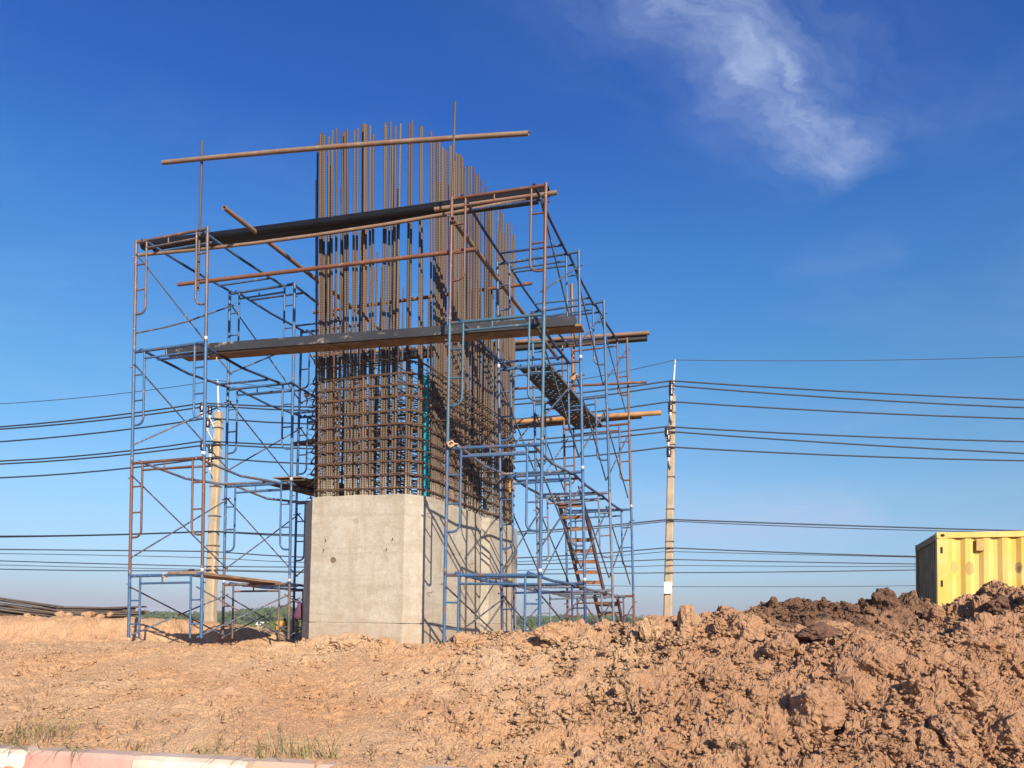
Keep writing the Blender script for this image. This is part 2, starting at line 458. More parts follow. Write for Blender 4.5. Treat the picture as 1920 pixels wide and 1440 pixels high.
# ------------------------------------------------------------------ scaffold lines: node positions of each row (x, y, z of the first tier bar, lean x, lean y)
YAWA, YAWB, W = -0.3233, -0.2995, 1.3168
ROWS = {'A': [(-5.726, 11.807, .577, -.017, .001), (-4.959, 13.571, .536, -.011, .003), (-4.23, 15.329, .518, -.001, .006), (-3.53, 17.07, .50, 0, .006)],
        'B': [(-.898, 10.564, .594, .001, -.020), (-.162, 12.292, .536, -.029, -.004), (.481, 14.012, .494, -.038, .015), (1.109, 15.751, .466, -.031, .014)]}
TIER = 1.7


def uvec(t):
    a = YAWA if t == 'A' else YAWB; return Vector((math.cos(a), math.sin(a), 0))


def node(t, r, s, lv):
    x, y, z, lx, ly = ROWS[t][r]; h = (lv - 1) * TIER
    return Vector((x + lx * h, y + ly * h, z + h + CAMZ)) + uvec(t) * (W * s)


VDIR = Vector((.297, .955, 0)).normalized()
FRONT_P = Vector(ROWS['A'][0][:2]); FRONT_Q = Vector((ROWS['B'][0][0] + W * math.cos(YAWB), ROWS['B'][0][1] + W * math.sin(YAWB)))
FN = Vector((-(FRONT_Q - FRONT_P).y, (FRONT_Q - FRONT_P).x)).normalized()


def on_front(px, py, d=0.0):
    o = FN * d; return at_plane(px, py, FRONT_P + o, FRONT_Q + o)


def row_plane(px, py, r, d=0.0):
    p = Vector(ROWS['A'][r][:2]); q = Vector((ROWS['B'][r][0] + W * math.cos(YAWB), ROWS['B'][r][1] + W * math.sin(YAWB)))
    n = Vector((-(q - p).y, (q - p).x)).normalized() * d
    return at_plane(px, py, p + n, q + n)


# ================================================================== GROUND
def fbm(x, y, oct=5, seed=0, lac=2.03, gain=.5):
    rs = np.random.default_rng(seed); tot = np.zeros_like(x); amp = 1.0; f = 1.0
    for o in range(oct):
        g = rs.random((256, 256)); ox, oy = rs.random(2) * 100
        X = x * f + ox; Yv = y * f + oy
        xi = np.floor(X).astype(int); yi = np.floor(Yv).astype(int); fx = X - xi; fy = Yv - yi
        fx = fx * fx * fx * (fx * (6 * fx - 15) + 10); fy = fy * fy * fy * (fy * (6 * fy - 15) + 10)
        a = g[xi % 256, yi % 256]; b = g[(xi + 1) % 256, yi % 256]; c = g[xi % 256, (yi + 1) % 256]; d = g[(xi + 1) % 256, (yi + 1) % 256]
        tot += amp * ((a * (1 - fx) + b * fx) * (1 - fy) + (c * (1 - fx) + d * fx) * fy - .5)
        amp *= gain; f *= lac
    return tot


def lumps(x, y, cell, seed):
    """rounded clod field: distance to jittered cell centres, each with its own height"""
    rs = np.random.default_rng(seed); jx = rs.random((128, 128)); jy = rs.random((128, 128)); hh = rs.random((128, 128))
    X = x / cell; Yv = y / cell; xi = np.floor(X).astype(int); yi = np.floor(Yv).astype(int); out = np.zeros_like(x)
    for i in (-1, 0, 1):
        for j in (-1, 0, 1):
            a = (xi + i) % 128; b = (yi + j) % 128
            d = np.hypot(xi + i + jx[a, b] - X, yi + j + jy[a, b] - Yv)
            r = .28 + .45 * hh[a, b]
            q = np.clip(1 - (d / r) ** 2, 0, 1)
            out = np.maximum(out, np.sqrt(q) * r * (.25 + .75 * hh[a, b]))
    return out * cell


CTRL = []


def gp(px, py, Y): p = at_y(px, py, Y); CTRL.append((p.x, p.y, p.z - CAMZ))


def gz(px, Y, z): p = at_y(px, 1163, Y); CTRL.append((p.x, Y, z))


for a in ((0, 1397, 7.25), (150, 1402, 7.1), (300, 1409, 6.95), (450, 1418, 6.78), (600, 1427, 6.62), (760, 1432, 6.5), (960, 1440, 6.5), (1200, 1440, 6.5), (1500, 1440, 6.4),
          (1920, 1440, 6.3), (0, 1213, 11.3), (120, 1211, 11.3), (240, 1207, 11.6), (370, 1212, 11.5), (500, 1217, 11.6), (620, 1217, 11.0), (720, 1219, 10.9), (790, 1220, 10.6), (850, 1212, 10.4),
          (920, 1194, 10.5), (980, 1186, 10.5), (1040, 1184, 10.4), (1100, 1190, 10.4), (1160, 1187, 10.1), (1210, 1178, 9.9), (1260, 1172, 9.7), (1320, 1163, 9.5), (1390, 1161, 9.5), (1450, 1144, 9.6),
          (1510, 1137, 9.8), (1580, 1137, 10.0), (1650, 1126, 10.2), (1720, 1130, 10.0), (1780, 1138, 9.8), (1830, 1122, 9.5), (1920, 1109, 9.1), (2060, 1098, 9.0), (2250, 1092, 9.0),
          (1920, 1158, 8.2), (1760, 1186, 8.2), (1600, 1190, 8.3), (1450, 1215, 8.3), (1300, 1235, 8.2), (1100, 1270, 8.4), (900, 1290, 8.6), (600, 1300, 8.8), (300, 1300, 8.9), (0, 1296, 9.0),
          (418, 1211, 13.5), (540, 1217, 13.2), (330, 1207, 13.0), (480, 1214, 14.0), (545, 1212, 15.2), (0, 1205, 12.3), (120, 1204, 12.4), (240, 1203, 12.9), (330, 1203, 13.6), (440, 1204, 14.6), (520, 1206, 15.3)):
    gp(*a)
for a in ((-300, 7.5, -1.2), (-300, 9.2, -.75), (-300, 12, -.35), (-300, 16, -.42), (0, 16, -.42), (200, 16, -.44), (350, 17, -.5), (500, 18, -.6), (700, 18, -.6), (700, 14, -.5), (800, 12.3, -.42),
          (1000, 12.3, -.5), (1100, 14, -.5), (1000, 17, -.6), (1250, 12.3, -.6), (1400, 12.3, -.7), (1600, 13, -.85), (1800, 12.6, -.9), (1750, 16, -1.05), (2000, 14, -1.05), (1300, 17, -.9), (2250, 14, -.9), (2250, 19, -1.1), (1600, 20, -1.3), (200, 20, -.6), (-300, 21, -.6), (900, 21, -1.0),
          (1810, 9.0, -.14), (1700, 9.1, -.12), (1560, 9.2, -.02), (2200, 8.0, .25), (2250, 6.3, -.9)):
    gz(*a)
# road side: the dirt dips below the kerb top and the road, and spills over it on the right
for a in ((-400, 6.1, -1.62), (0, 6.2, -1.62), (300, 5.9, -1.62), (430, 6.25, -1.52), (520, 6.3, -1.27), (600, 6.42, -1.185), (600, 6.2, -1.30), (690, 6.35, -1.13), (700, 6.05, -1.16), (790, 6.1, -1.15), (560, 5.4, -1.5), (850, 5.4, -1.42), (1100, 5.2, -1.50), (1500, 5.2, -1.48), (1900, 5.2, -1.42), (2250, 5.2, -1.35), (0, 4.4, -1.75), (900, 4.2, -1.75), (1900, 4.2, -1.7)):
    gz(*a)
CT = np.array(CTRL)


def tps_fit(P, z, lam=.02):
    d = np.hypot(P[:, None, 0] - P[None, :, 0], P[:, None, 1] - P[None, :, 1]); K = np.where(d > 0, d * d * np.log(d + 1e-12), 0)
    n = len(P); A = np.zeros((n + 3, n + 3)); A[:n, :n] = K + lam * np.eye(n); A[:n, n] = 1; A[:n, n + 1:] = P; A[n, :n] = 1; A[n + 1:, :n] = P.T
    return np.linalg.solve(A, np.r_[z, 0, 0, 0])


TW = tps_fit(CT[:, :2], CT[:, 2])


def base_z(x, y):
    x = np.asarray(x, float); y = np.asarray(y, float); out = np.zeros(x.size); xf, yf = x.ravel(), y.ravel(); n = len(CT)
    for i in range(0, x.size, 20000):
        d = np.hypot(xf[i:i + 20000, None] - CT[None, :, 0], yf[i:i + 20000, None] - CT[None, :, 1])
        out[i:i + 20000] = np.where(d > 0, d * d * np.log(d + 1e-12), 0) @ TW[:n] + TW[n] + xf[i:i + 20000] * TW[n + 1] + yf[i:i + 20000] * TW[n + 2]
    return out.reshape(x.shape)


def sstep(a, b, v): t = np.clip((v - a) / (b - a), 0, 1); return t * t * (3 - 2 * t)


def rough_mask(x, y):
    """how cloddy the dirt is: smooth trodden floor on the left, churned mound on the right"""
    t = x / y
    m = sstep(-.22, .16, t) * sstep(12.6, 11.0, y)
    pile = np.exp(-((x + 2.35) / 1.0) ** 2 - ((y - 11.15) / .45) ** 2)     # clods heaped against the pier foot
    return np.clip(m + .55 * pile, 0, 1)


BANK = [(-330, 12.2, -.06), (0, 12.3, -.08), (120, 12.4, -.08), (240, 12.55, -.06), (330, 13.1, -.08), (440, 14.05, -.17), (520, 14.75, -.29), (600, 16.2, -.42), (680, 17.4, -.55)]
BK = np.array([((p[0] - 960) / F, p[1], p[2]) for p in BANK])


def height(x, y):
    z = base_z(np.clip(x, -14, 16), np.clip(y, 4.0, 20.5))
    rm = rough_mask(x, y); t = x / y
    # cut bank behind the left scaffold
    yf = np.interp(t, BK[:, 0], BK[:, 1]) + .16 * fbm(x * 2.1, y * 2.1, 3, 91); zt_ = np.interp(t, BK[:, 0], BK[:, 2]) - .012 * np.maximum(y - yf - 1, 0)
    k = sstep(0, .62, y - yf) * sstep(-.17, -.24, t)
    z = z + np.maximum(zt_ - z, 0) * k
    wx = x + .12 * fbm(x * 3, y * 3, 3, 5); wy = y + .12 * fbm(x * 3, y * 3, 3, 6)
    near = sstep(22, 16, y)
    z += near * (.05 + .12 * rm) * fbm(x * 1.7, y * 1.7, 4, 1)
    z += near * rm * (.26 * lumps(wx, wy, .62, 21) * sstep(.35, .6, fbm(x * .9, y * .9, 3, 9) + .55) + .16 * lumps(wx, wy, .27, 22) + .12 * lumps(wx, wy, .12, 23) - .035)
    z += near * (1 - rm) * (.22 * lumps(wx, wy, .21, 25)) * sstep(.0, .25, fbm(x * 1.3, y * 1.3, 3, 12))
    r = np.abs(fbm(wx * 3.1, wy * 3.1, 4, 31)); z -= near * (.03 + .04 * rm) * sstep(.05, .0, r)
    pileh = .16 * np.exp(-((x + 2.5) / .75) ** 2 - ((y - 11.35) / .28) ** 2) + .14 * np.exp(-((x + .75) / .5) ** 2 - ((y - 10.75) / .30) ** 2)
    z += pileh * near
    far = sstep(20, 42, y); z = z * (1 - far) + far * (-2.55 + .25 * fbm(x * .02, y * .02, 3, 40))
    side = sstep(12, 20, np.abs(x)) * sstep(60, 20, y); z = z * (1 - side) + side * np.minimum(z, -.6)
    return z + CAMZ


def vnoise3(P, f, seed):
    rs = np.random.default_rng(seed); g = rs.random((64, 64, 64)).astype(np.float32) - .5; Q = P * f + rs.random(3) * 60
    I = np.floor(Q).astype(np.int32); D = (Q - I).astype(np.float32); D = D * D * (3 - 2 * D); I &= 63; J = (I + 1) & 63; out = 0
    for i in (0, 1):
        for j in (0, 1):
            for k in (0, 1):
                w = (D[:, 0] if i else 1 - D[:, 0]) * (D[:, 1] if j else 1 - D[:, 1]) * (D[:, 2] if k else 1 - D[:, 2])
                out = out + w * g[(J if i else I)[:, 0], (J if j else I)[:, 1], (J if k else I)[:, 2]]
    return out


def roughen(X, Y, Z):
    """push the sheet along its normals with creased noise, so clods bulge and overhang"""
    P = np.stack([X, Y, Z], -1); du = np.gradient(P, axis=1); dv = np.gradient(P, axis=0); n = np.cross(du, dv); n /= np.linalg.norm(n, axis=-1, keepdims=True) + 1e-9
    m = (Y < 19) & (np.abs(X / Y) < .8); p = P[m]; rm = rough_mask(X[m], Y[m]); yy = Y[m]; fade = sstep(19, 15, yy)
    q = p.copy(); w = vnoise3(p, 4.0, 3)[:, None] * .12; q = q + w
    b1 = np.abs(vnoise3(q, 3.4, 11)) * 2; b2 = np.abs(vnoise3(q, 8.0, 12)) * 2; b3 = np.abs(vnoise3(q, 18.0, 13)) * 2; b4 = np.abs(vnoise3(q, 40.0, 14)) * 2; b5 = vnoise3(q, 22.0, 15)
    patch = sstep(-.12, .22, vnoise3(p, 1.1, 16))
    patch2 = sstep(-.10, .16, vnoise3(p, 2.3, 17))
    pit = sstep(.21, .34, vnoise3(q, 2.6, 18)) * sstep(.02, .2, vnoise3(q, 7.0, 19) + .08)
    s2, s3, s4 = vnoise3(q, 5.5, 22), vnoise3(q, 13.0, 23), vnoise3(q, 30.0, 24); s5 = vnoise3(q, 62.0, 21)
    frac = .13 * s2 + .075 * s3 + .042 * s4 + .022 * s5
    crev = sstep(.055, .0, np.abs(vnoise3(q, 2.4, 25))) * sstep(-.02, .2, vnoise3(p, 1.3, 26))
    d = rm * (.11 * (b1 - .38) + frac * (.55 + .75 * patch2) + .05 * (b2 - .38) * patch * patch2 - .30 * pit - .09 * crev + .07 * vnoise3(p, 1.6, 20)) + (1 - rm) * (frac * (.16 + .30 * patch2) + .020 * (b3 - .38) * patch - .02 * crev)
    P[m] = p + n[m] * (d * fade)[:, None]
    P[m] += n[m] * (np.random.default_rng(5).normal(size=len(d)) * (.0022 + .0030 * rm) * fade)[:, None]
    return P[..., 0], P[..., 1], P[..., 2]


def soil_layers(X, Yg):
    t = X / Yg; patchy = fbm(X * 1.6, Yg * 1.6, 4, 77)
    dark = .78 * sstep(.34, .92, np.exp(-((t - .42) / .15) ** 2) * sstep(8.75, 9.25, Yg + .35 * patchy) + .55 * patchy) * sstep(.27, .33, t + .1 * patchy) * sstep(.68, .60, t)
    brown = np.clip(sstep(-.02, .34, t + .25 * patchy) * sstep(13, 11, Yg), 0, 1) * .85
    return np.stack([dark, brown, sstep(20, 30, Yg), np.ones_like(dark)], -1)


def paint_soil(me, X, Yg):
    at = me.color_attributes.new('soil', 'FLOAT_COLOR', 'POINT'); at.data.foreach_set('color', soil_layers(X, Yg).reshape(-1).astype(np.float32))


def make_ground():
    ts = np.unique(np.concatenate([np.linspace(-1.7, -.78, 40), np.linspace(-.78, .78, 1080), np.linspace(.78, 1.7, 40)]))
    ys = np.concatenate([np.geomspace(4.2, 5.8, 20)[:-1], np.geomspace(5.8, 12.5, 400)[:-1], np.geomspace(12.5, 17.5, 90), np.geomspace(17.7, 40, 50), np.geomspace(42, 2500, 40)])
    T, Yg = np.meshgrid(ts, ys); X = T * Yg
    Z = height(X, Yg); X0 = X; Y0 = Yg
    X, Yg, Z = roughen(X, Yg, Z)
    nr, nc = X.shape
    me = bpy.data.meshes.new('ground')
    co = np.stack([X, Yg, Z], -1).reshape(-1, 3); me.vertices.add(len(co)); me.vertices.foreach_set('co', co.ravel())
    idx = np.arange(nr * nc).reshape(nr, nc); q = np.stack([idx[:-1, :-1], idx[:-1, 1:], idx[1:, 1:], idx[1:, :-1]], -1).reshape(-1, 4)
    me.loops.add(q.size); me.loops.foreach_set('vertex_index', q.ravel()); me.polygons.add(len(q))
    me.polygons.foreach_set('loop_start', np.arange(0, q.size, 4)); me.polygons.foreach_set('loop_total', np.full(len(q), 4))
    me.polygons.foreach_set('use_smooth', np.zeros(len(q), bool)); me.update(calc_edges=True)
    paint_soil(me, X, Yg)
    o = link('ground', me, M['soil']); tag(o, kind='structure'); return o


GROUND = make_ground()


def ground_z(x, y): return float(height(np.array([x]), np.array([y]))[0])


def surf_point(px, py, y0=6.0, y1=14.0):
    """first place where the sight line meets the ground"""
    d = ray(px, py); ys = np.linspace(y0, y1, 500); xs = d.x / d.y * ys; zs = CAMZ + d.z / d.y * ys
    h = height(xs, ys); k = np.nonzero(zs <= h)[0]
    k = k[0] if len(k) else len(ys) - 1
    return Vector((xs[k], ys[k], h[k]))


# road in front of the kerb (mostly below the picture's edge)
mb = MB(); a0 = Vector((-9.5, 7.95)); a1 = Vector((9.5, 4.55)); dr = (a1 - a0).normalized(); nn = Vector((dr.y, -dr.x))
qa, qb = a0 + nn * .16, a1 + nn * .16; qc, qd = a1 + nn * 8, a0 + nn * 8
mb.add([(qa.x, qa.y, CAMZ - 1.375), (qb.x, qb.y, CAMZ - 1.375), (qc.x, qc.y, CAMZ - 1.375), (qd.x, qd.y, CAMZ - 1.375)], [(0, 3, 2, 1)])
tag(mb.build('road', simple('asphalt', (.055, .053, .05), .9, 0, .3, 9, .3, .3)), kind='structure')


# kerb: painted blocks
def mat_kerb(name, c):
    n = NT(name); f = n.noise(5, 6, .65); g = n.noise(26, 5, .7)
    k = n.mix(n.ramp(f, [(.42, 0), (.66, 1)]), c, tuple(x * .82 + .05 for x in c))
    k = n.mix(n.math('MULTIPLY', n.ramp(g, [(.55, 0), (.68, 1)]), .55), k, (.50, .38, .25))
    gm = n.t.nodes.new('ShaderNodeNewGeometry'); s_ = n.t.nodes.new('ShaderNodeSeparateXYZ'); n.t.links.new(gm.outputs['Normal'], s_.inputs[0])
    dust = n.math('MULTIPLY', n.ramp(s_.outputs[2], [(.6, 0), (.95, 1)]), n.ramp(n.noise(3, 5), [(.2, .55), (.5, .95)]))
    k = n.mix(n.math('MULTIPLY', n.ramp(n.noise(2.2, 6, .7, .4), [(.42, 0), (.62, 1)]), .5), k, (.46, .34, .24))
    k = n.mix(dust, k, (.47, .36, .29)); n.color(k).set(.85, 0, .25); n.bump(g, .3, .006); return n.m


MK = {'white': mat_kerb('white_kerb_paint', (.74, .68, .56)), 'red': mat_kerb('faded_red_kerb_paint', (.57, .27, .23)), 'dusty': mat_kerb('dirt_covered_kerb', (.50, .35, .24))}
kroot = empty('kerb', (-4.64, 7.14, CAMZ - 1.375), label='low concrete kerb painted in faded red and white blocks along the road edge', cat='kerb')
kd = Vector((-1.6 + 4.64, 6.60 - 7.14, 0)).normalized(); kn = Vector((kd.y, -kd.x, 0))
km = MB(); prof = [(0, 0), (0, .185), (-.02 + .05, .2), (.19, .2), (.235, .17), (.26, .0)]
LB = 1.012
n_ = len(prof)
NK = 14; kv = []
for i_ in range(NK + 1):
    x_ = LB * i_ / NK; e_ = .014 if i_ in (0, NK) else 0.0
    for j_, p in enumerate(prof):
        k_ = mnoise.noise((x_ * 6, p[0] * 9, p[1] * 9)) * .007; kv.append((x_, p[0] + (k_ - e_ if j_ > 2 else k_), p[1] + (k_ - e_ if j_ in (1, 2, 3, 4) else 0)))
km.add(kv, [(i_ * n_ + j_, i_ * n_ + j_ + 1, (i_ + 1) * n_ + j_ + 1, (i_ + 1) * n_ + j_) for i_ in range(NK) for j_ in range(n_ - 1)] + [tuple(range(n_))[::-1], tuple(range(NK * n_, NK * n_ + n_))])
kme = km.mesh('kerb_block')
# a block boundary (white to red) stands at px 97
pb = at_z(97, 1400, CAMZ - 1.19); s0 = (Vector((pb.x, pb.y, 0)) - Vector((-4.64, 7.14, 0))).dot(kd)
kroot.matrix_world = Matrix(((kd.x, kn.x, 0, -4.64), (kd.y, kn.y, 0, 7.14), (0, 0, 1, CAMZ - 1.375), (0, 0, 0, 1)))
for i in range(-4, 4):
    cname = 'dusty' if i > 1 else 'red' if i % 2 == 0 else 'white'
    link('kerb_block', kme, MK[cname], kroot, Matrix.Translation((s0 + i * (LB + .006), 0, 0)))

# ================================================================== PIER
YP = 11.4
ZT = at_y(759, 925, YP).z
pp = [at_z(573, 946, ZT), at_z(586, 932, ZT), at_z(759, 925, ZT), at_z(795, 929, ZT), at_z(815.5, 935.5, ZT)]
S1 = at_z(961, 986, ZT); S2 = at_z(969, 994, ZT)
sdir = (S1 - pp[4]).normalized(); sn = Vector((sdir.y, -sdir.x, 0))      # outward (to the right)
L1 = (S1 - pp[4]).length
inset = -.10
ga = pp[4] + sdir * (L1 * .545); gm_ = pp[4] + sdir * (L1 * .60) + sn * inset; gb = pp[4] + sdir * (L1 * .66)
left_end = pp[0] + sdir * (L1 * 1.0)
outline = [pp[0], pp[1], pp[2], pp[3], pp[4], ga, gm_, gb, S1, S2 + sdir * .05]
rearR = S2 + sdir * .12 - sn * .25; rearL = left_end + sdir * .12 + sn * .3
outline += [rearR, rearL, left_end]
# counter-clockwise seen from above
ctr = sum((Vector((p.x, p.y, 0)) for p in outline), Vector()) / len(outline)
area = sum(outline[i].x * outline[(i + 1) % len(outline)].y - outline[(i + 1) % len(outline)].x * outline[i].y for i in range(len(outline)))
poly = [(p.x, p.y) for p in outline]
if area < 0: poly = poly[::-1]
pier = empty('bridge_pier', (ctr.x, ctr.y, CAMZ - .8), label='unfinished concrete bridge pier with a tall cage of bare steel bars rising from it', cat='bridge pier')
pier_inv = pier.matrix_basis.inverted()


def offset_poly(pl, d):
    n = len(pl); out = []
    for i in range(n):
        p0, p1, p2 = Vector(pl[i - 1]), Vector(pl[i]), Vector(pl[(i + 1) % n])
        e1 = (p1 - p0).normalized(); e2 = (p2 - p1).normalized()
        n1 = Vector((-e1.y, e1.x)); n2 = Vector((-e2.y, e2.x)); b = (n1 + n2); b = b / max(.35, b.length_squared) * 2
        b = b.normalized() * min(1.8, 1 / max(.3, (n1 + n2).normalized().dot(n1)))
        out.append(p1 + b * d)
    return out


def loft_pier(z0, z1, name, bevel=True, out=0.0, n_seg=5):
    """upright faces cut into strips so the top edge and the arrises can be chipped a little"""
    mb_ = MB(); base = offset_poly(poly, -out)
    pts = []
    N = len(base)
    for i in range(N):
        a, b = Vector(base[i]), Vector(base[(i + 1) % N]); k = max(2, int((b - a).length / .12))
        pts += [a.lerp(b, j / k) for j in range(k)]
    NP = len(pts); zs = list(np.linspace(z0, z1 - .012, 16)) + [z1]
    rings = []
    for zi, z in enumerate(zs):
        rng_ = []
        for q in pts:
            dx = (ctr.x - q.x); dy = (ctr.y - q.y); l = math.hypot(dx, dy)
            e = .012 if (bevel and zi == len(zs) - 1) else 0
            e += .006 * (mnoise.noise((q.x * 3, q.y * 3, z * 3)))
            if zi == len(zs) - 1: z_ = z + .012 * mnoise.noise((q.x * 5, q.y * 5, 1.3))
            else: z_ = z
            rng_.append((q.x + dx / l * e, q.y + dy / l * e, z_))
        rings.append(rng_)
    vs = [v for r in rings for v in r]; fs = []
    for i in range(len(zs) - 1):
        for k in range(NP):
            l = (k + 1) % NP; fs.append((i * NP + k, i * NP + l, (i + 1) * NP + l, (i + 1) * NP + k))
    mb_.add(vs, fs); mb_.add(rings[-1], [tuple(range(NP))])
    return mb_.build(name, M['concrete'], pier, pier_inv)


ZJ = at_y(690, 1167.5, YP + .1).z                     # the cold joint near the foot
lower_part = loft_pier(CAMZ - 1.0, ZJ - .006, 'pier_footing', True, .004)
shaft = loft_pier(ZJ, ZT, 'pier_shaft', True)
# form tie marks on the front face
fa, fb = pp[1], pp[2]


def face_pt(px, py, a, b, out=.006):
    q = at_plane(px, py, (a.x, a.y), (b.x, b.y)); n = Vector((-(b - a).y, (b - a).x, 0)).normalized()
    if n.y > 0: n = -n
    return q + n * out, n


for (px, py, r, mm) in ((668, 976, .045, 'patch'), (625, 1050, .05, 'form_mark'), (722, 1032, .03, 'patch'), (612, 1124, .018, 'patch')):
    q, nrm = face_pt(px, py, fa, fb, .003); Mx = nrm.to_track_quat('Z', 'Y').to_matrix().to_4x4(); Mx.translation = q
    mb = MB(); mb.lathe([(r, -.01), (r * .93, .0006)], 14, Mx)
    mb.build('form_tie_mark', M[mm], pier, pier_inv)
for (px, py) in ((612, 1014), (608, 1032), (737, 1012), (726, 1031), (800, 963), (800, 1112), (842, 1041), (946, 1062), (878, 1058), (882, 1144)):
    a, b = (fa, fb) if px < 770 else ((pp[3], pp[4]) if px < 816 else (pp[4], ga) if px < 900 else (gb, S1))
    q, nrm = face_pt(px, py, a, b, 0); mb = MB()
    e = q + nrm * .07 + Vector((.03, 0, .02)); mb.tube([q - nrm * .01, q + nrm * .04, e], .005, 5); mb.build('tie_wire', M['tie'], pier, pier_inv)

# cage of bars --------------------------------------------------------------
inner = offset_poly(poly, .085)
# drop the groove point so the bars run straight behind it
gi = min(range(len(inner)), key=lambda i: (Vector(poly[i]) - Vector((gm_.x, gm_.y))).length)
inner_s = [p for i, p in enumerate(inner) if i != gi]
bar_me = MB(); bar_me.tube([(0, 0, 0), (0, 0, 1)], .0182, 8); bar_me = bar_me.mesh('rebar')
ZB = ZT - .05


def seg_hit(px, py, a, b):
    d = ray(px, py); nx, ny = -(b[1] - a[1]), b[0] - a[0]; t = (a[0] * nx + a[1] * ny) / (d.x * nx + d.y * ny)
    p = d * t; s = ((p.x - a[0]) * (b[0] - a[0]) + (p.y - a[1]) * (b[1] - a[1])) / ((b[0] - a[0]) ** 2 + (b[1] - a[1]) ** 2)
    return Vector((p.x, p.y, p.z + CAMZ)), s


def cage_hit(px, py=920):
    """nearest place where a sight line meets the ring of bars"""
    best = None
    for i in range(len(inner_s)):
        q, s = seg_hit(px, py, inner_s[i], inner_s[(i + 1) % len(inner_s)])
        if -1e-3 <= s <= 1.001 and (best is None or q.y < best.y): best = q
    return best


def add_bar(foot, top, r=1.0):
    d = top - foot; L = d.length
    Mx = d.to_track_quat('Z', 'Y').to_matrix().to_4x4(); Mx.translation = foot
    Mx = Mx @ Matrix.Rotation(rnd.random() * 6, 4, 'Z') @ Matrix.Diagonal((r, r, L, 1))
    return link('rebar', bar_me, M['rebar'], pier, pier_inv @ Mx)


FRONT_BARS = [(592, 595.7, 267), (598, 600.8, 252), (603, 604, 248), (606.5, 607.7, 255), (614, 617, 257), (617.5, 623.7, 245), (622, 622, 265), (629, 631, 242), (633.5, 643, 249), (648, 647, 247),
              (653, 651, 243), (658, 665, 244), (664.5, 671.4, 241.6), (676, 680.6, 233), (680.5, 683.8, 233), (685, 686.5, 234), (693.5, 694, 235), (698, 700, 253), (714, 722, 230), (718.6, 724.7, 236),
              (722.5, 733, 229), (735, 742, 237.5), (739.6, 751, 233), (761, 768, 232.4), (765.8, 772.8, 227), (784, 788.5, 237.5), (788.6, 791.5, 237), (808, 808.5, 247)]
SIDE_BARS = [(814, 814, 260.6), (818, 818, 262), (822, 822, 259), (827.5, 827.5, 276.7), (833, 832, 280), (836, 836.7, 282.4), (842, 843, 275), (846, 846.5, 273), (850.5, 851.6, 302), (854.5, 855.6, 288), (858.5, 860, 290),
             (862.5, 863.6, 290), (866.5, 868, 295.6), (871, 873, 313), (876, 877.4, 312), (880, 882.6, 311.6), (884.5, 887, 314.5), (890, 893, 329), (896, 898.6, 325), (900, 903, 337), (907, 910, 350.6),
             (911, 914, 372), (915, 918.5, 362), (918.5, 922, 366), (922, 925.5, 371), (926.5, 931.7, 414), (930, 935, 395), (934, 938, 387), (938, 942.6, 401), (941.5, 946.5, 439), (945, 949, 420), (948, 952, 416), (951, 957.5, 423), (954, 960.6, 443), (957, 963, 452), (960, 966, 439)]
for (pb_, pt_, ty) in FRONT_BARS:
    q = cage_hit(pb_); f_ = Vector((q.x, q.y + rnd.uniform(-.01, .02), ZB)); t_ = at_y(pt_, ty, q.y + rnd.uniform(.0, .12)); add_bar(f_, t_)
    if rnd.random() < .34: add_bar(f_ + Vector((rnd.uniform(-.03, .03), .07, 0)), t_ + Vector((rnd.uniform(-.06, .05), rnd.uniform(.05, .12), -rnd.uniform(.05, 1.1))))
for (pb_, pt_, ty) in SIDE_BARS:
    q = cage_hit(pb_, 950); f_ = Vector((q.x, q.y, ZB)); t_ = at_y(pt_ + rnd.uniform(-1.5, 2), ty, q.y + rnd.uniform(-.05, .08)); add_bar(f_, t_)
    add_bar(f_ + sdir * .036 + sn * rnd.uniform(-.02, .004), t_ + sdir * rnd.uniform(-.03, .10) + Vector((rnd.uniform(-.05, .03), 0, rnd.uniform(-.9, .1) if rnd.random() < .6 else rnd.uniform(-2.6, -1.2))))
    if rnd.random() < .5:     # lapped starter bar beside it, one lap shorter
        off = sdir * .036 - sn * .03; t2 = f_.lerp(t_, rnd.uniform(.30, .52)) + off; add_bar(f_ + off, t2)
for (pb_, pt_, ty) in FRONT_BARS[::3]:
    q = cage_hit(pb_ + 2.4); f_ = Vector((q.x, q.y + .035, ZB)); add_bar(f_, Vector((q.x + rnd.uniform(-.02, .02), q.y + .04, ZB + rnd.uniform(1.2, 2.0))))
# the far side and the left side, seen between the front bars
iR = offset_poly(poly, .10)
bl = pp[0] + sdir * .25 + sn * .10; br_ = left_end - sdir * .05 + sn * .12
for k in range(20):
    p = bl.lerp(br_, (k + .5 * rnd.random()) / 20); h = 4.85 + rnd.uniform(-.25, .35) + (-.5 if k % 3 == 0 else 0)
    add_bar(Vector((p.x, p.y, ZB)), Vector((p.x + rnd.uniform(-.05, .05), p.y + rnd.uniform(-.05, .05), ZB + h)))
rl = rearL + sn * .1 - sdir * .1; rr = rearR - sn * .1 - sdir * .1
for k in range(18):
    p = rl.lerp(rr, (k + .4 * rnd.random()) / 18); h = 5.1 + rnd.uniform(-.3, .3) - (.6 if k % 4 == 1 else 0)
    add_bar(Vector((p.x, p.y, ZB)), Vector((p.x + rnd.uniform(-.05, .05), p.y + rnd.uniform(-.04, .04), ZB + h)))
# inner curtain bars
for k in range(5):
    s = .12 + .8 * (k / 5); p = (pp[1].lerp(pp[3], .3 + .4 * rnd.random())) + sdir * (L1 * s)
    add_bar(Vector((p.x, p.y, ZB)), Vector((p.x, p.y, ZB + rnd.uniform(1.9, 2.3))))

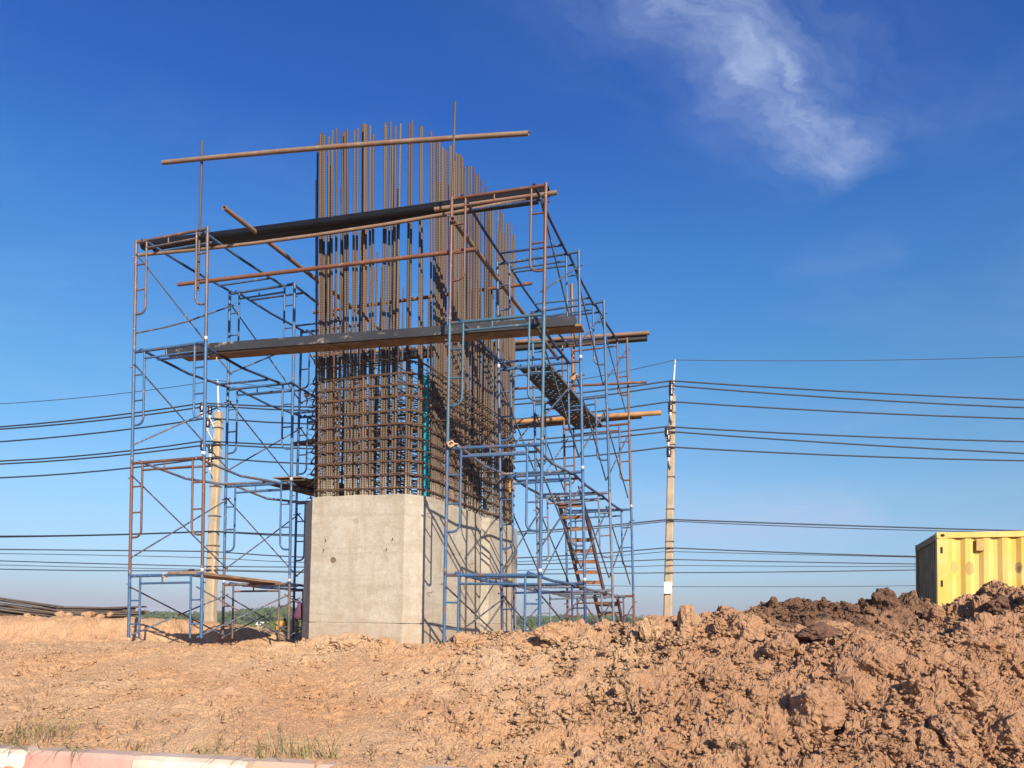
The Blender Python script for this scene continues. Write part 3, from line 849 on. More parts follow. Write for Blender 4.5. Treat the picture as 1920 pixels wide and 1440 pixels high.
# closed tie rings round the bars, two bars thick
ring_poly = [p for i, p in enumerate(offset_poly(poly, .058)) if i != gi]


def rounded(pl, r, z, k=3):
    out = []; n = len(pl)
    for i in range(n):
        p0, p1, p2 = Vector(pl[i - 1]), Vector(pl[i]), Vector(pl[(i + 1) % n])
        a = p1 + (p0 - p1).normalized() * min(r, (p0 - p1).length * .4); b = p1 + (p2 - p1).normalized() * min(r, (p2 - p1).length * .4)
        for j in range(k + 1):
            t = j / k; out.append((*((1 - t) ** 2 * a + 2 * t * (1 - t) * p1 + t * t * b), z))
    return out


RING_Y = [675, 698, 719, 741, 768, 792.5, 818, 839.5, 863, 887.5, 913]
RZ = [at_y(715, y, YP + .05).z for y in RING_Y]
for i, z in enumerate(RZ):
    mb = MB()
    for k in range(2):
        pl = rounded(ring_poly, .06, z + k * .016)
        pl = [(x + .008 * mnoise.noise((x * 4, y * 4, z + k)), y + .008 * mnoise.noise((x * 4, y * 4, z + k + 7)), zz + .02 * mnoise.noise((x * 1.1, y * 1.1, z * 3 + k * .4))) for x, y, zz in pl]
        mb.tube(pl, .0080, 5, closed=True)
    mb.build('tie_ring', M['tie'], pier, pier_inv)
# cross ties through the core at every ring, hooked round the outer bars
tie_u = MB(); tie_u.tube([(-.03, .05, 0), (-.045, 0, 0), (0, -.012, 0), (1, -.012, 0), (1.045, 0, 0), (1.03, .05, 0)], .0065, 5); tie_u = tie_u.mesh('cross_tie')


def cross(a, b, z):
    d = Vector((b.x - a.x, b.y - a.y, 0)); L = d.length; x = d.normalized(); y = Vector((-x.y, x.x, 0))
    Mx = Matrix(((x.x * L, y.x, 0, a.x), (x.y * L, y.y, 0, a.y), (0, 0, 1, z), (0, 0, 0, 1))); link('cross_tie', tie_u, M['tie'], pier, pier_inv @ Mx)


Lft0 = pp[0] + sn * .05; Rgt0 = pp[4] - sn * .06
for i, z in enumerate(RZ):
    for k in range(11):
        s = L1 * (.06 + .086 * k + .02 * rnd.random())
        a = Lft0 + sdir * (s - .1); b = Rgt0 + sdir * s
        cross(a, b, z + rnd.uniform(-.06, .05))
    for k in range(6):
        p = pp[1].lerp(pp[3], (k + .5) / 6) + Vector((0, .07, 0)); cross(p, p + sdir * (L1 * 1.02), z + rnd.uniform(-.07, .03))
# hooks of the ties sticking out on the left flank
for i, z in enumerate(RZ):
    for k in range(3):
        p = pp[0] + sdir * (.05 + .5 * k); mb = MB()
        o1 = -sn
        mb.tube([p + sn * .12 + Vector((0, 0, z - p.z)), p + o1 * -.0 + Vector((0, 0, z - p.z + .01)), p + o1 * .05 + Vector((0, 0, z - p.z - .07)), p + sn * .05 + Vector((0, 0, z - p.z - .10))], .006, 5)
        mb.build('hook', M['tie'], pier, pier_inv)

# turquoise pipe standing inside the cage
q = cage_hit(806); qp = q + VDIR * .30
pr = at_plane(803, 705, (qp.x, qp.y), (qp.x + 1, qp.y))
mb = MB(); cxp, cyp = pr.x, pr.y; prof = [(.075, ZT - .04)]
for k in range(9):
    z = ZT + .12 + k * .2
    prof += [(.075, z), (.079, z + .01), (.079, z + .03), (.075, z + .04)]
prof = [p for p in prof if p[1] < pr.z - .02] + [(.075, pr.z)]
mb.lathe(prof, 14, Matrix.Translation((cxp, cyp, 0)))
tag(mb.build('drain_pipe', M['pvc']), 'turquoise plastic pipe standing upright inside the bar cage near its front right corner', 'pipe')
# strip of yellow formwork left on the right flank of the cage
q = cage_hit(955, 905); mb = MB(); ztop = at_y(953, 898, q.y - .1).z
for k in range(2):
    p = q - sdir * (.10 * k) + sn * .06
    mb.beam((p.x, p.y, ztop - .28 + .02 * k), (p.x, p.y, ztop + .0 + .02 * k), .1, .02, up=tuple(sdir))
tag(mb.build('timber_offcut', M['bamboo']), 'short yellow timber offcut wedged at the right edge of the bar cage', 'timber')

# ================================================================== SCAFFOLD
POST_R, LEG_R = .0235, .0165


def frame_meshes(H, base, key):
    """walk-through frame in local u (x) / h (z); h=0 at the post foot, top bar axis at H"""
    d = {}
    lu = .15 * W
    mb = MB(); mb.tube([(0, 0, 0), (0, 0, H + .03)], POST_R, 10); d['post'] = mb.mesh('post')
    mb = MB(); mb.tube([(.02, 0, H), (W - .02, 0, H)], POST_R, 10); d['top_bar'] = mb.mesh('top_bar')
    mb = MB(); mb.tube([(lu, 0, H - .115), (W - lu, 0, H - .115)], LEG_R, 8); d['inner_bar'] = mb.mesh('inner_bar')
    mb = MB(); mb.tube([(.46 * W, 0, H - .10), (.46 * W, 0, H - .02)], .012, 6); d['stub'] = mb.mesh('stub')
    mb = MB()
    if base: mb.tube([(lu, 0, H - .015), (lu, 0, .0)], LEG_R, 8)
    else:
        hb = H * (1 - .66); pts = [(lu, 0, H - .015), (lu, 0, hb + .11)]
        for k in range(1, 6):
            a = k / 5 * math.pi / 2; pts.append((lu - .11 + .11 * math.cos(a), 0, hb + .11 - .11 * math.sin(a)))
        pts.append((.015, 0, hb)); mb.tube(pts, LEG_R, 8)
    d['ladder_leg'] = mb.mesh('ladder_leg')
    mb = MB(); mb.tube([(.015, 0, 0), (lu, 0, 0)], .0125, 7); d['rung'] = mb.mesh('rung')
    mb = MB(); mb.lathe([(.024, -.022), (.026, -.02), (.026, .02), (.024, .022)], 10); d['coupling'] = mb.mesh('coupling')
    mb = MB(); mb.lathe([(.008, 0), (.008, .05), (.014, .05), (.014, .06)], 6, Matrix.Rotation(math.pi / 2, 4, 'Y')); d['lock_pin'] = mb.mesh('lock_pin')
    return d


FM = frame_meshes(TIER, False, 'tall'); BASE_H = .92
BM = frame_meshes(BASE_H, True, 'base')
FLIP = Matrix.Translation((W, 0, 0)) @ Matrix.Diagonal((-1, 1, 1, 1))
ROWN = ['front row', 'second row', 'third row', 'rear row']
TIERN = ['short bottom tier', 'second tier', 'third tier', 'top tier']
SIDEN = {'A': 'left of the pier', 'B': 'right of the pier'}
CNAME = {'blue': 'blue', 'navy': 'dark blue', 'teal': 'teal', 'rusty': 'rusty red', 'worn': 'worn grey-blue', 'brown': 'brownish'}
FCOL = {('A', 0): ['blue', 'rusty', 'blue', 'brown'], ('A', 1): ['brown', 'blue', 'blue', 'blue'], ('A', 2): ['navy', 'blue', 'blue', 'navy'], ('A', 3): ['navy', 'navy', 'blue', 'navy'],
        ('B', 0): ['blue', 'blue', 'teal', 'rusty'], ('B', 1): ['navy', 'blue', 'blue', 'blue'], ('B', 2): ['worn', 'worn', 'blue', 'blue'], ('B', 3): ['rusty', 'blue', 'rusty', 'rusty']}


def place_frame(t, r, lv):
    """frame whose top bar is tier bar lv (1 = short bottom frame)"""
    c = FCOL[(t, r)][lv - 1]; mat = M[c]; D = BM if lv == 1 else FM; H = BASE_H if lv == 1 else TIER
    top = node(t, r, 0, lv); x, y, z, lx, ly = ROWS[t][r]
    if lv == 1: foot = top - Vector((lx * H, ly * H, H))
    else: foot = node(t, r, 0, lv - 1)
    zax = Vector((lx, ly, 1)).normalized(); xax = uvec(t); yax = zax.cross(xax).normalized(); xax = yax.cross(zax)
    sc_ = 1.0
    Mx = Matrix((xax, yax, zax)).transposed().to_4x4(); Mx.translation = foot
    tr = TIERN[lv - 1]
    root = empty('scaffold_section', mat=Mx, label=f'{CNAME[c]} scaffold frame, {tr}, {ROWN[r]}, {SIDEN[t]}', cat='scaffold frame', group='stacked scaffold frames round the pier')
    I = Matrix.Identity(4)
    for f in (I, FLIP):
        link('post', D['post'], mat, root, f); link('ladder_leg', D['ladder_leg'], mat, root, f)
        for k in ((.21, .44) if lv > 1 else (.40, .78)):
            link('rung', D['rung'], mat, root, f @ Matrix.Translation((0, 0, H * (1 - k))))
        if lv > 1: link('coupling', D['coupling'], M['galv'] if rnd.random() < .45 else M['worn'], root, f @ Matrix.Translation((0, 0, .065)))
        link('lock_pin', D['lock_pin'], M['worn'], root, f @ Matrix.Translation((0, 0, H * (1 - .13))) @ Matrix.Rotation(math.pi, 4, 'Z'))
    link('top_bar', D['top_bar'], mat, root, I); link('inner_bar', D['inner_bar'], mat, root, I); link('stub', D['stub'], mat, root, I)
    return root


for t in 'AB':
    for r in range(4):
        for lv in range(1, 5): place_frame(t, r, lv)

# X braces --------------------------------------------------------------------
PH = [.0, .125, .826]


def place_brace(t, r, s, lv, only=(0, 1), bend=0.0):
    H = BASE_H if lv == 1 else TIER
    up, dn = (.19, .95) if lv == 1 else (.125, .826)
    inn = uvec(t) * (.05 if s == 0 else -.05)
    P = []
    for rr in (r, r + 1):
        T = node(t, rr, s, lv); x, y, z, lx, ly = ROWS[t][rr]; ax = Vector((lx, ly, 1))
        P.append((T - ax * (H * up) + inn, T - ax * (H * dn) + inn))
    side = 'left posts' if s == 0 else 'right posts'
    root = empty('cross_brace', (P[0][0] + P[1][1]) / 2, label=f'crossed brace, {ROWN[r].split()[0]} to {ROWN[r + 1].split()[0]} row, {side}, {TIERN[lv - 1]}, {SIDEN[t]}', cat='scaffold brace', group='crossed braces of the scaffold')
    inv = Matrix.Translation(-root.location)
    for k, (a, b) in enumerate(((P[0][0], P[1][1]), (P[0][1], P[1][0]))):
        if k not in only: continue
        o = uvec(t) * (.012 * (1 if k else -1)); mid = (a + b) / 2 + o + Vector((0, 0, bend * (1 if k else 0)))
        mb_ = MB(); dd = (b - a).normalized() * .04
        mb_.tube([a - dd + o, a.lerp(mid, .5) + o * .5 + Vector((0, 0, bend * .3 * k)), mid, mid.lerp(b, .5) + o * .5, b + dd + o], .0125, 6)
        mb_.build('brace_bar', M['brace'] if rnd.random() < .75 else M['worn'], root, inv)


for r in range(3):
    for lv in range(1, 5):
        place_brace('A', r, 0, lv, bend=-.05 if (r == 0 and lv == 4) else 0)
        place_brace('B', r, 1, lv)
for r in range(2): place_brace('A', r, 1, 1)
for (r, lv) in ((0, 1), (1, 1), (1, 2), (1, 3), (2, 2), (2, 3)): place_brace('B', r, 0, lv)

# hooked rail frames lying between the rows -----------------------------------------


def place_rails(t, r, lv, mat, u0=(.08, .87), u1=(.03, .81), sag=.0):
    A, B = node(t, r, 0, lv), node(t, r + 1, 0, lv); u = uvec(t) * W; up = Vector((0, 0, .03))
    a = [A + u * u0[0], A + u * u0[1]]; b = [B + u * u1[0], B + u * u1[1]]
    root = empty('rail_brace', (a[0] + b[1]) / 2, label=f'hooked rails, {ROWN[r].split()[0]} to {ROWN[r + 1].split()[0]} row, {TIERN[lv - 1]}, {SIDEN[t]}', cat='scaffold rails', group='hooked rail frames between scaffold rows')
    inv = Matrix.Translation(-root.location)
    for k in range(2):
        mb_ = MB(); d = (b[k] - a[k]); m_ = a[k].lerp(b[k], .5) - Vector((0, 0, sag))
        mb_.tube([a[k] - d * .012 - Vector((0, 0, .0)), a[k] + d * .0 + up, a[k] + d * .03 + up * .8, m_ + up * .0, b[k] - d * .03 + up * .8, b[k] + up, b[k] + d * .012], .0215, 8)
        mb_.build('rail', M[mat], root, inv)
    for f in (.17, .83):
        mb_ = MB(); p = a[0].lerp(b[0], f) - Vector((0, 0, sag * .5)); q_ = a[1].lerp(b[1], f) - Vector((0, 0, sag * .5)); mb_.tube([p, q_], .0185, 8); mb_.build('crossbar', M[mat], root, inv)


for (r, lv, m, sg) in ((0, 4, 'blue', .0), (0, 3, 'navy', .03), (0, 2, 'worn', .05), (1, 4, 'navy', 0), (1, 3, 'blue', .02), (1, 2, 'worn', .06), (1, 1, 'navy', 0), (2, 4, 'navy', 0), (2, 3, 'navy', 0)):
    place_rails('A', r, lv, m, u0=(.10, .90) if r == 0 else (.10, .97), sag=sg)
for (r, lv, m, sg) in ((0, 4, 'navy', 0), (0, 3, 'navy', 0), (0, 2, 'worn', .04), (0, 1, 'blue', 0), (1, 4, 'blue', 0), (1, 2, 'navy', .0), (1, 1, 'worn', 0), (2, 4, 'navy', 0), (2, 2, 'navy', 0), (2, 1, 'worn', 0)):
    place_rails('B', r, lv, m, u0=(.12, .88), u1=(.10, .86), sag=sg)


# perforated decks ------------------------------------------------------------------
def deck_mesh(L, w):
    mb_ = MB(); nx, ny = 66, 17; dx, dy = L / nx, w / ny
    vs = [(i * dx, j * dy, 0) for i in range(nx + 1) for j in range(ny + 1)]; fs = []
    for i in range(nx):
        for j in range(ny):
            if i % 3 == 1 and j in (2, 4, 6, 10, 12, 14) and ((i // 3 + j // 2) % 2 == 0) and rnd.random() < .85: continue
            a = i * (ny + 1) + j; fs.append((a, a + ny + 1, a + ny + 2, a + 1))
    mb_.add(vs, fs)
    return mb_


def place_deck(r, lv, u0, u1, label):
    a = node('B', r, u0, lv) + Vector((0, 0, .035)); b = node('B', r + 1, u0, lv) + Vector((0, 0, .035)); c = node('B', r, u1, lv)
    d = b - a; L = d.length; x = d.normalized(); w = (u1 - u0) * W; y = uvec('B'); z = x.cross(y).normalized(); y = z.cross(x)
    Mx = Matrix((x, y, z)).transposed().to_4x4(); Mx.translation = a
    if Mx.to_3x3().determinant() < 0: z = -z
    root = empty('steel_deck', mat=Mx, label=label, cat='scaffold deck', group='perforated steel decks on the right scaffold')
    deck_mesh(L, w).build('deck_plate', M['deck'], root)
    for yy in (0.0, w):
        mb_ = MB(); mb_.box((0.02, yy - .012, -.03), (L - .02, yy + .012, .012)); mb_.build('side_lip', M['worn'], root)
    for yy in (.09 * w, .5 * w, .91 * w):
        mb_ = MB(); mb_.box((0.03, yy - .014, -.018), (L - .03, yy + .014, -.001)); mb_.build('stiffener', M['deck'], root)
    for xx in (0.0, L):
        for yy in (.05, w - .05):
            mb_ = MB(); s_ = 1 if xx == 0 else -1; mb_.tube([(xx + .06 * s_, yy, -.01), (xx + .0 * s_, yy, .012), (xx - .03 * s_, yy, -.02)], .011, 6); mb_.build('hook', M['deck'], root)


place_deck(1, 3, .24, .62, 'nearer perforated steel deck on the third tier, right of the pier, seen from below')
place_deck(2, 3, .18, .60, 'farther perforated steel deck on the third tier, right of the pier, seen from below')


# stairs ------------------------------------------------------------------------------
def place_stair(a0, a1, b0, b1, n, label):
    """a = head left/right, b = foot left/right"""
    root = empty('scaffold_stair', (a0 + b1) / 2, label=label, cat='stair', group='steel stairs inside the right scaffold'); inv = Matrix.Translation(-root.location)
    for p, q_ in ((a0, b0), (a1, b1)):
        mb_ = MB(); mb_.beam(p, q_, .034, .115); mb_.tube([p + (q_ - p).normalized() * .02, p + Vector((0, 0, .05)), p + Vector((-.02, -.05, .03)), p + Vector((-.02, -.06, -.03))], .012, 6)
        mb_.build('stringer', M['stringer'], root, inv)
    for k in range(n):
        f = (k + .8) / (n + .3); l, r_ = a0.lerp(b0, f), a1.lerp(b1, f); run = Vector(((b0 - a0).x, (b0 - a0).y, 0)).normalized()
        mb_ = MB(); c0 = l.lerp(r_, .03); c1 = l.lerp(r_, .97)
        mb_.beam(c0, c1, .17, .024); mb_.beam(c0 - run * .085 - Vector((0, 0, .012)), c1 - run * .085 - Vector((0, 0, .012)), .014, .07)
        mb_.build('tread', M['tread'], root, inv)


dz = Vector((0, 0, .02))
place_stair(node('B', 2, .29, 2) + dz, node('B', 2, .62, 2) + dz, node('B', 3, .24, 1) + dz, node('B', 3, .58, 1) + dz, 9, 'upper flight of orange-brown steel treads inside the right scaffold')
s2 = VDIR * 1.15
ft = [node('B', 3, .44, 1) + s2, node('B', 3, .76, 1) + s2]
for f in ft: f.z = CAMZ - .42
place_stair(node('B', 3, .42, 1) + dz, node('B', 3, .76, 1) + dz, ft[0], ft[1], 5, 'lower short flight of orange-brown steel treads down to the ground')


# poles, pipe, beam, planks --------------------------------------------------------------
def pole(name, a, b, r, mat, label, cat='pole', hollow=True, n=10, bend=0.0, group=None):
    mb_ = MB(); k = 7; d = (b - a); pts = []
    for i in range(k):
        f = i / (k - 1); pts.append(a.lerp(b, f) - Vector((0, 0, bend * 4 * f * (1 - f))))
    mb_.tube(pts, r, n, caps=not hollow)
    if hollow:
        mb_.tube(pts[::-1], r * .78, n, caps=False)
        for e, s_ in ((pts[0], -1), (pts[-1], 1)):
            t = d.normalized() * s_; u = t.orthogonal().normalized(); w = t.cross(u); R = [e + u * (rr * math.cos(2 * math.pi * q / n)) + w * (rr * math.sin(2 * math.pi * q / n)) for rr in (r, r * .78) for q in range(n)]
            mb_.add(R, [(q, (q + 1) % n, n + (q + 1) % n, n + q) for q in range(n)])
    return tag(mb_.build(name, M[mat]), label, cat, group)


a, b = on_front(268, 460.5, .50), on_front(1029, 359.5, .50)
pole('black_pipe', a, b, .075, 'black_pipe', 'long thick black plastic pipe lying across the top of the front scaffolds', 'pipe', n=16, bend=.02)
a, b = on_front(292, 469, .60), on_front(1008, 372, .60)
mb = MB(); mb.beam(a - Vector((0, 0, .0)), b - Vector((0, 0, .0)), .14, .10)
tag(mb.build('steel_channel', M['dark_steel']), 'dark steel channel lying just behind the black pipe on the top tier', 'steel beam')
a, b = on_front(259, 478.5, .30), on_front(985, 373.5, .30)
pole('tan_pole', a, b, .026, 'tan_pole', 'thin tan pole tied below the black pipe on the front of the top tier', 'pole', bend=.085)
a, b = on_front(815, 393, .45), on_front(1045, 361, .45)
pole('rust_pole', a, b, .032, 'tan_pole', 'short rusty pole end jutting out right beside the black pipe end', 'pole')
a, b = on_front(305, 305, -.05), on_front(991, 250, -.05)
pole('guard_pole', a, b, .034, 'tan_pole', 'topmost long tan guard pole crossing in front of the bar tips', 'pole', bend=-.03)
a, b = on_front(334, 533.5, .07), on_front(893, 467.5, .07)
pole('guard_pole', a, b, .030, 'rust_pole', 'long rusty guard pole crossing the front below the black pipe', 'pole')
# thin upright bars carrying the guard pole
mb = MB(); mb.tube([on_front(371, 545, .035), on_front(379.5, 264, -.01)], .019, 8)
tag(mb.build('upright_bar', M['rebar']), 'thin upright bar tied to the left front scaffold and rising above it', 'steel bar')
mb = MB(); mb.tube([on_front(846, 425, -.04), on_front(853.5, 190, -.10)], .016, 8)
tag(mb.build('upright_bar', M['rebar']), 'taller thin upright bar tied to the right front scaffold, rising above the bar tips', 'steel bar')
# guard poles running back along both flanks
a = at_y(420, 389, 11.1); b = a + VDIR * 5.3
pole('guard_pole', a, b, .036, 'tan_pole', 'tan hollow guard pole running back along the left flank of the bar cage', 'pole')
a = at_y(848, 410, 10.4); b = a + VDIR * 5.9
pole('guard_pole', a, b, .036, 'tan_pole', 'tan guard pole running back along the right flank of the bar cage', 'pole')
# box beam and plank on the third tier
def on_front2(px, py, d): return on_front(px, py, d)


a, b = on_front(316, 660.5, .34), on_front(1080, 604.5, .34)
mb = MB(); mb.beam(a, b, .16, .128)
bm_ = mb.build('box_beam', M['box_steel']); tag(bm_, 'long grey-blue steel box beam with scraped paint lying across both front scaffolds', 'steel beam')
a, b = on_front(344, 671, .42), on_front(1093, 615, .42)
mb = MB(); mb.beam(a, b, .25, .034); tag(mb.build('long_plank', M['plank']), 'long brown timber plank under the grey box beam, jutting out on the right', 'plank')
a, b = on_front(372, 668, .62), on_front(1060, 617, .62)
mb = MB(); mb.beam(a, b, .10, .09); tag(mb.build('steel_channel', M['dark_steel']), 'dark steel channel lying behind the grey box beam on the third tier', 'steel beam')
# poles behind
a, b = row_plane(588, 586, 2, -.06), row_plane(997.5, 531, 2, -.06)
pole('guard_pole', a, b, .033, 'rust_pole', 'rusty pole passing through the bar cage, its tan end right of the cage', 'pole')
a, b = row_plane(588, 667, 3, .0), row_plane(1218, 624, 3, .0)
pole('guard_pole', a, b, .042, 'tan_pole', 'long tan pole on the rear scaffold row, uppermost of those jutting out right', 'pole')
a, b = row_plane(592, 680, 3, .1), row_plane(1213, 632, 3, .1)
mb = MB(); mb.beam(a, b, .16, .12); tag(mb.build('steel_channel', M['dark_steel']), 'dark steel channel under the uppermost rear pole, jutting out right', 'steel beam')
a, b = row_plane(700, 742, 3, -.07), row_plane(1212, 716.5, 3, -.07)
pole('guard_pole', a, b, .026, 'rust_pole', 'thin rusty rail pole on the rear row, just above the yellow pole', 'pole')
a, b = row_plane(640, 812, 3, .05), row_plane(1240, 774, 3, .05)
pole('timber_pole', a, b, .05, 'bamboo', 'yellow timber pole jutting out farthest right on the rear row', 'pole', hollow=False)
a, b = row_plane(900, 806, 3, .16), row_plane(1203, 781, 3, .16)
pole('timber_pole', a, b, .045, 'plank', 'shorter brown timber pole lying behind the yellow pole', 'pole', hollow=False)
mb = MB(); mb.tube([row_plane(1072, 533, 3, .14), row_plane(1076, 765, 3, .10)], .04, 8)
tag(mb.build('upright_pole', M['rust_pole']), 'rusty upright pole tied to the rear scaffold row on the right', 'pole')
mb = MB(); q1 = row_plane(1072, 706, 3, -.1); mb.beam(q1 - Vector((0, 0, .06)), q1 + Vector((.09, -.02, .06)), .05, .10); tag(mb.build('timber_block', M['bamboo']), 'small orange timber block tied on the thin rusty rail pole', 'timber')
a, b = at_y(551, 833, 15.9), at_y(640, 822, 16.3)
pole('guard_pole', a, b, .05, 'rust_pole', 'dark pole end poking out left of the bar cage', 'pole', hollow=False)

# boards on the left scaffold
na, nb = node('A', 0, 0, 1), node('A', 1, 0, 1); u = uvec('A') * W
root = empty('timber_board', (na + nb) / 2 + u * .6, label='dusty timber board on the lowest tier of the left scaffold, running back', cat='board'); inv = Matrix.Translation(-root.location)
up = Vector((0, 0, .042))
for k in range(2):
    c0, c1 = .56 + .19 * k, .56 + .19 * (k + 1) - .006
    p0, p1, q0, q1 = na + u * c0, na + u * c1, nb + u * (c0 - .13), nb + u * (c1 - .13)
    ex = (nb - na).normalized() * .12
    mb = MB(); P4 = [p0 - ex * .3, p1 - ex * .3, q1 + ex, q0 + ex]; th = Vector((0, 0, .034))
    mb.add([p + up - th * .5 for p in P4] + [p + up + th * .5 + Vector((0, 0, .004 * k)) for p in P4], [(3, 2, 1, 0), (4, 5, 6, 7), (0, 1, 5, 4), (1, 2, 6, 5), (2, 3, 7, 6), (3, 0, 4, 7)])
    mb.build('plank', M['plank'], root, inv)
na, nb = node('A', 1, 0, 2), node('A', 2, 0, 2)
root = empty('formwork_board', na + u * .9, label='rough dark formwork boards on the second tier between left scaffold and pier', cat='board'); inv = Matrix.Translation(-root.location)
ax = (nb - na)
for k, (u0, u1, v0, v1, h) in enumerate(((.52, .86, .02, .80, .05), (.80, 1.22, .03, .95, .075), (.98, 1.34, .10, .98, .10), (.72, 1.10, .0, .6, .12))):
    P4 = [na + u * u0 + ax * v0, na + u * u1 + ax * (v0 + .03), na + u * u1 + ax * v1, na + u * u0 + ax * (v1 - .05)]
    mb = MB(); th = Vector((0, 0, .02)); hh = Vector((0, 0, h))
    mb.add([p + hh - th * .5 for p in P4] + [p + hh + th * .5 for p in P4], [(3, 2, 1, 0), (4, 5, 6, 7), (0, 1, 5, 4), (1, 2, 6, 5), (2, 3, 7, 6), (3, 0, 4, 7)])
    mb.build('plank', M['plank_dark'] if k != 3 else M['plank'], root, inv)


# ropes and rags ---------------------------------------------------------------------
def rag(p, label, size=.07, tails=((0.02, 0, -.14), (-.03, .01, -.09))):
    mb_ = MB(); pts = []
    for k in range(22):
        a_ = k * .95; pts.append(p + Vector((math.cos(a_) * size * (.6 + .4 * rnd.random()), math.sin(a_ * 1.3) * size * .6, math.sin(a_) * size * (.5 + .6 * rnd.random()))))
    mb_.tube(pts, .012, 5)
    for t_ in tails: mb_.tube([p, p + Vector(t_) * .5 + Vector((.01, 0, 0)), p + Vector(t_)], .011, 5, rs=[.012, .014, .008])
    return tag(mb_.build('rope_tie', M['rag']), label, 'rope')


rag(on_front(404, 660, .33), 'frayed rope knotted on the left end of the grey box beam', .07)
rag(at_y(574, 740, 14.6), 'rag of rope hanging on the left scaffold rail beside the bar cage', .05, ((.01, 0, -.22), (.03, 0, -.16)))
rag(node('B', 0, .04, 2) + Vector((0, -.04, .05)), 'rope loop on the corner of the right front scaffold, second tier', .05, ((.1, -.02, .0),))
rag(on_front(309, 1079, -.03), 'rope binding the near left corner of the dusty board', .035, ((.0, -.02, -.09),))
# bird-like dark rag on the board
p = at_plane(349, 1072, (FRONT_P.x, FRONT_P.y), (FRONT_Q.x, FRONT_Q.y)) + Vector((0, .1, 0))
mb = MB(); Mx = Matrix.Translation(p) @ Matrix.Rotation(-.5, 4, 'Y') @ Matrix.Diagonal((1.7, .8, .8, 1)); mb.lathe([(.005, -.05), (.035, -.03), (.045, 0), (.03, .035), (.008, .055)], 9, Mx @ Matrix.Rotation(math.pi / 2, 4, 'Y'))
tag(mb.build('black_rag', M['black_rag']), 'small black crumpled rag on the dusty board', 'rag')
# purple bag hanging from the left scaffold beside the pier
p = at_y(562, 1130, 13.0)
mb = MB(); mb.lathe([(.015, .0), (.03, -.02), (.05, -.07), (.085, -.15), (.10, -.22), (.08, -.27), (.03, -.285)], 12, Matrix.Translation(p) @ Matrix.Diagonal((1, .7, 1, 1)))
mb.tube([p + Vector((0, 0, .0)), p + Vector((.03, 0, .05)), p + Vector((-.01, 0, .09)), p + Vector((-.02, 0, .0))], .007, 5)
tag(mb.build('plastic_bag', M['purple']), 'dark purple plastic bag hanging beside the left edge of the pier', 'bag')
# jerry cans and drum on the bank behind the left scaffold
Yc = 16.6
for (px, w_, h_, mt, nm, lb) in ((529, .11, .26, 'yellow_can', 'jerry_can', 'yellow jerry can standing left of the blue drum behind the scaffold'), (552, .08, .30, 'yellow_can', 'jerry_can', 'yellow can half hidden behind the rusty post right of the blue drum')):
    q = at_y(px, 1180, Yc); zg = ground_z(q.x, q.y); root = empty(nm, (q.x, q.y, zg - .02), label=lb, cat='jerry can', group='cans behind the scaffold')
    mb = MB(); mb.prism([(-w_, -.07), (-w_ + .02, -.09), (w_ - .02, -.09), (w_, -.07), (w_, .07), (w_ - .02, .09), (-w_ + .02, .09), (-w_, .07)], 0, h_); mb.build('body', M[mt], root)
    mb = MB(); mb.lathe([(.03, 0), (.03, .045)], 9, Matrix.Translation((w_ * .5, 0, h_))); mb.build('cap', M['black_rag'], root)
    mb = MB(); mb.tube([(-w_ * .8, 0, h_ - .005), (-w_ * .7, 0, h_ + .06), (w_ * .1, 0, h_ + .06), (w_ * .2, 0, h_ - .005)], .012, 6); mb.build('handle', M[mt], root)
q = at_y(540, 1180, Yc + .1); zg = ground_z(q.x, q.y)
mb = MB(); mb.lathe([(.09, 0), (.10, .01), (.10, .08), (.105, .09), (.10, .10), (.10, .20), (.085, .22)], 14, Matrix.Translation((q.x, q.y, zg - .02))); tag(mb.build('plastic_drum', M['blue_drum']), 'small blue plastic drum between yellow cans behind the left scaffold', 'drum')

# ================================================================== BAR PILE on the left bank
PB = [((-140, 1098), (118, 1139), 13.9), ((-140, 1104), (226, 1166), 14.0), ((-140, 1112), (150, 1156), 14.1), ((-140, 1118), (120, 1150), 14.1), ((-140, 1124), (170, 1160), 14.0), ((-140, 1128), (95, 1156), 14.2), ((-140, 1131), (110, 1158), 14.1),
      ((-140, 1136), (180, 1162), 14.2), ((-140, 1140), (100, 1160), 14.2), ((-140, 1145), (140, 1160), 14.1), ((-140, 1150), (60, 1158), 14.0),
      ((108, 1139.5), (275, 1138.5), 14.6), ((60, 1141), (229, 1141.5), 14.4), ((80, 1145), (253, 1145), 14.5), ((40, 1148), (277, 1147.5), 14.5), ((30, 1150), (273, 1151), 14.4), ((50, 1153), (262, 1153), 14.5), ((20, 1155), (240, 1156), 14.4), ((90, 1157), (246, 1157.5), 14.6), ((10, 1146), (215, 1150), 14.7), ((0, 1152), (225, 1154), 14.7)]
PB = [(p_, q_, Y_, k_) for k_, (p_, q_, Y_) in enumerate(PB)]
PB += [((p_[0], p_[1] + rnd.uniform(1.5, 4)), (q_[0] - rnd.uniform(2, 26), q_[1] + rnd.uniform(.5, 4)), Y_ + rnd.uniform(-.12, .12), k_) for p_, q_, Y_, k_ in PB]
for ((x0, y0), (x1, y1), Yb, i) in PB:
    a, b = at_y(x0, y0 - 1, Yb - .1), at_y(x1, y1 - 1, Yb + .15); mb = MB(); mid = a.lerp(b, .5) - Vector((0, 0, rnd.uniform(-.01, .03)))
    mb.tube([a, a.lerp(mid, .5) + Vector((0, 0, .004)), mid, mid.lerp(b, .5), b], .017, 7)
    tag(mb.build('steel_bar', M['pile_bar']), 'rusty steel bar sloping down from the left edge in the bar pile' if i < 11 else 'rusty steel bar lying level at the right end of the bar pile', 'steel bar', 'sloping bars in the left pile' if i < 11 else 'level bars in the left pile')

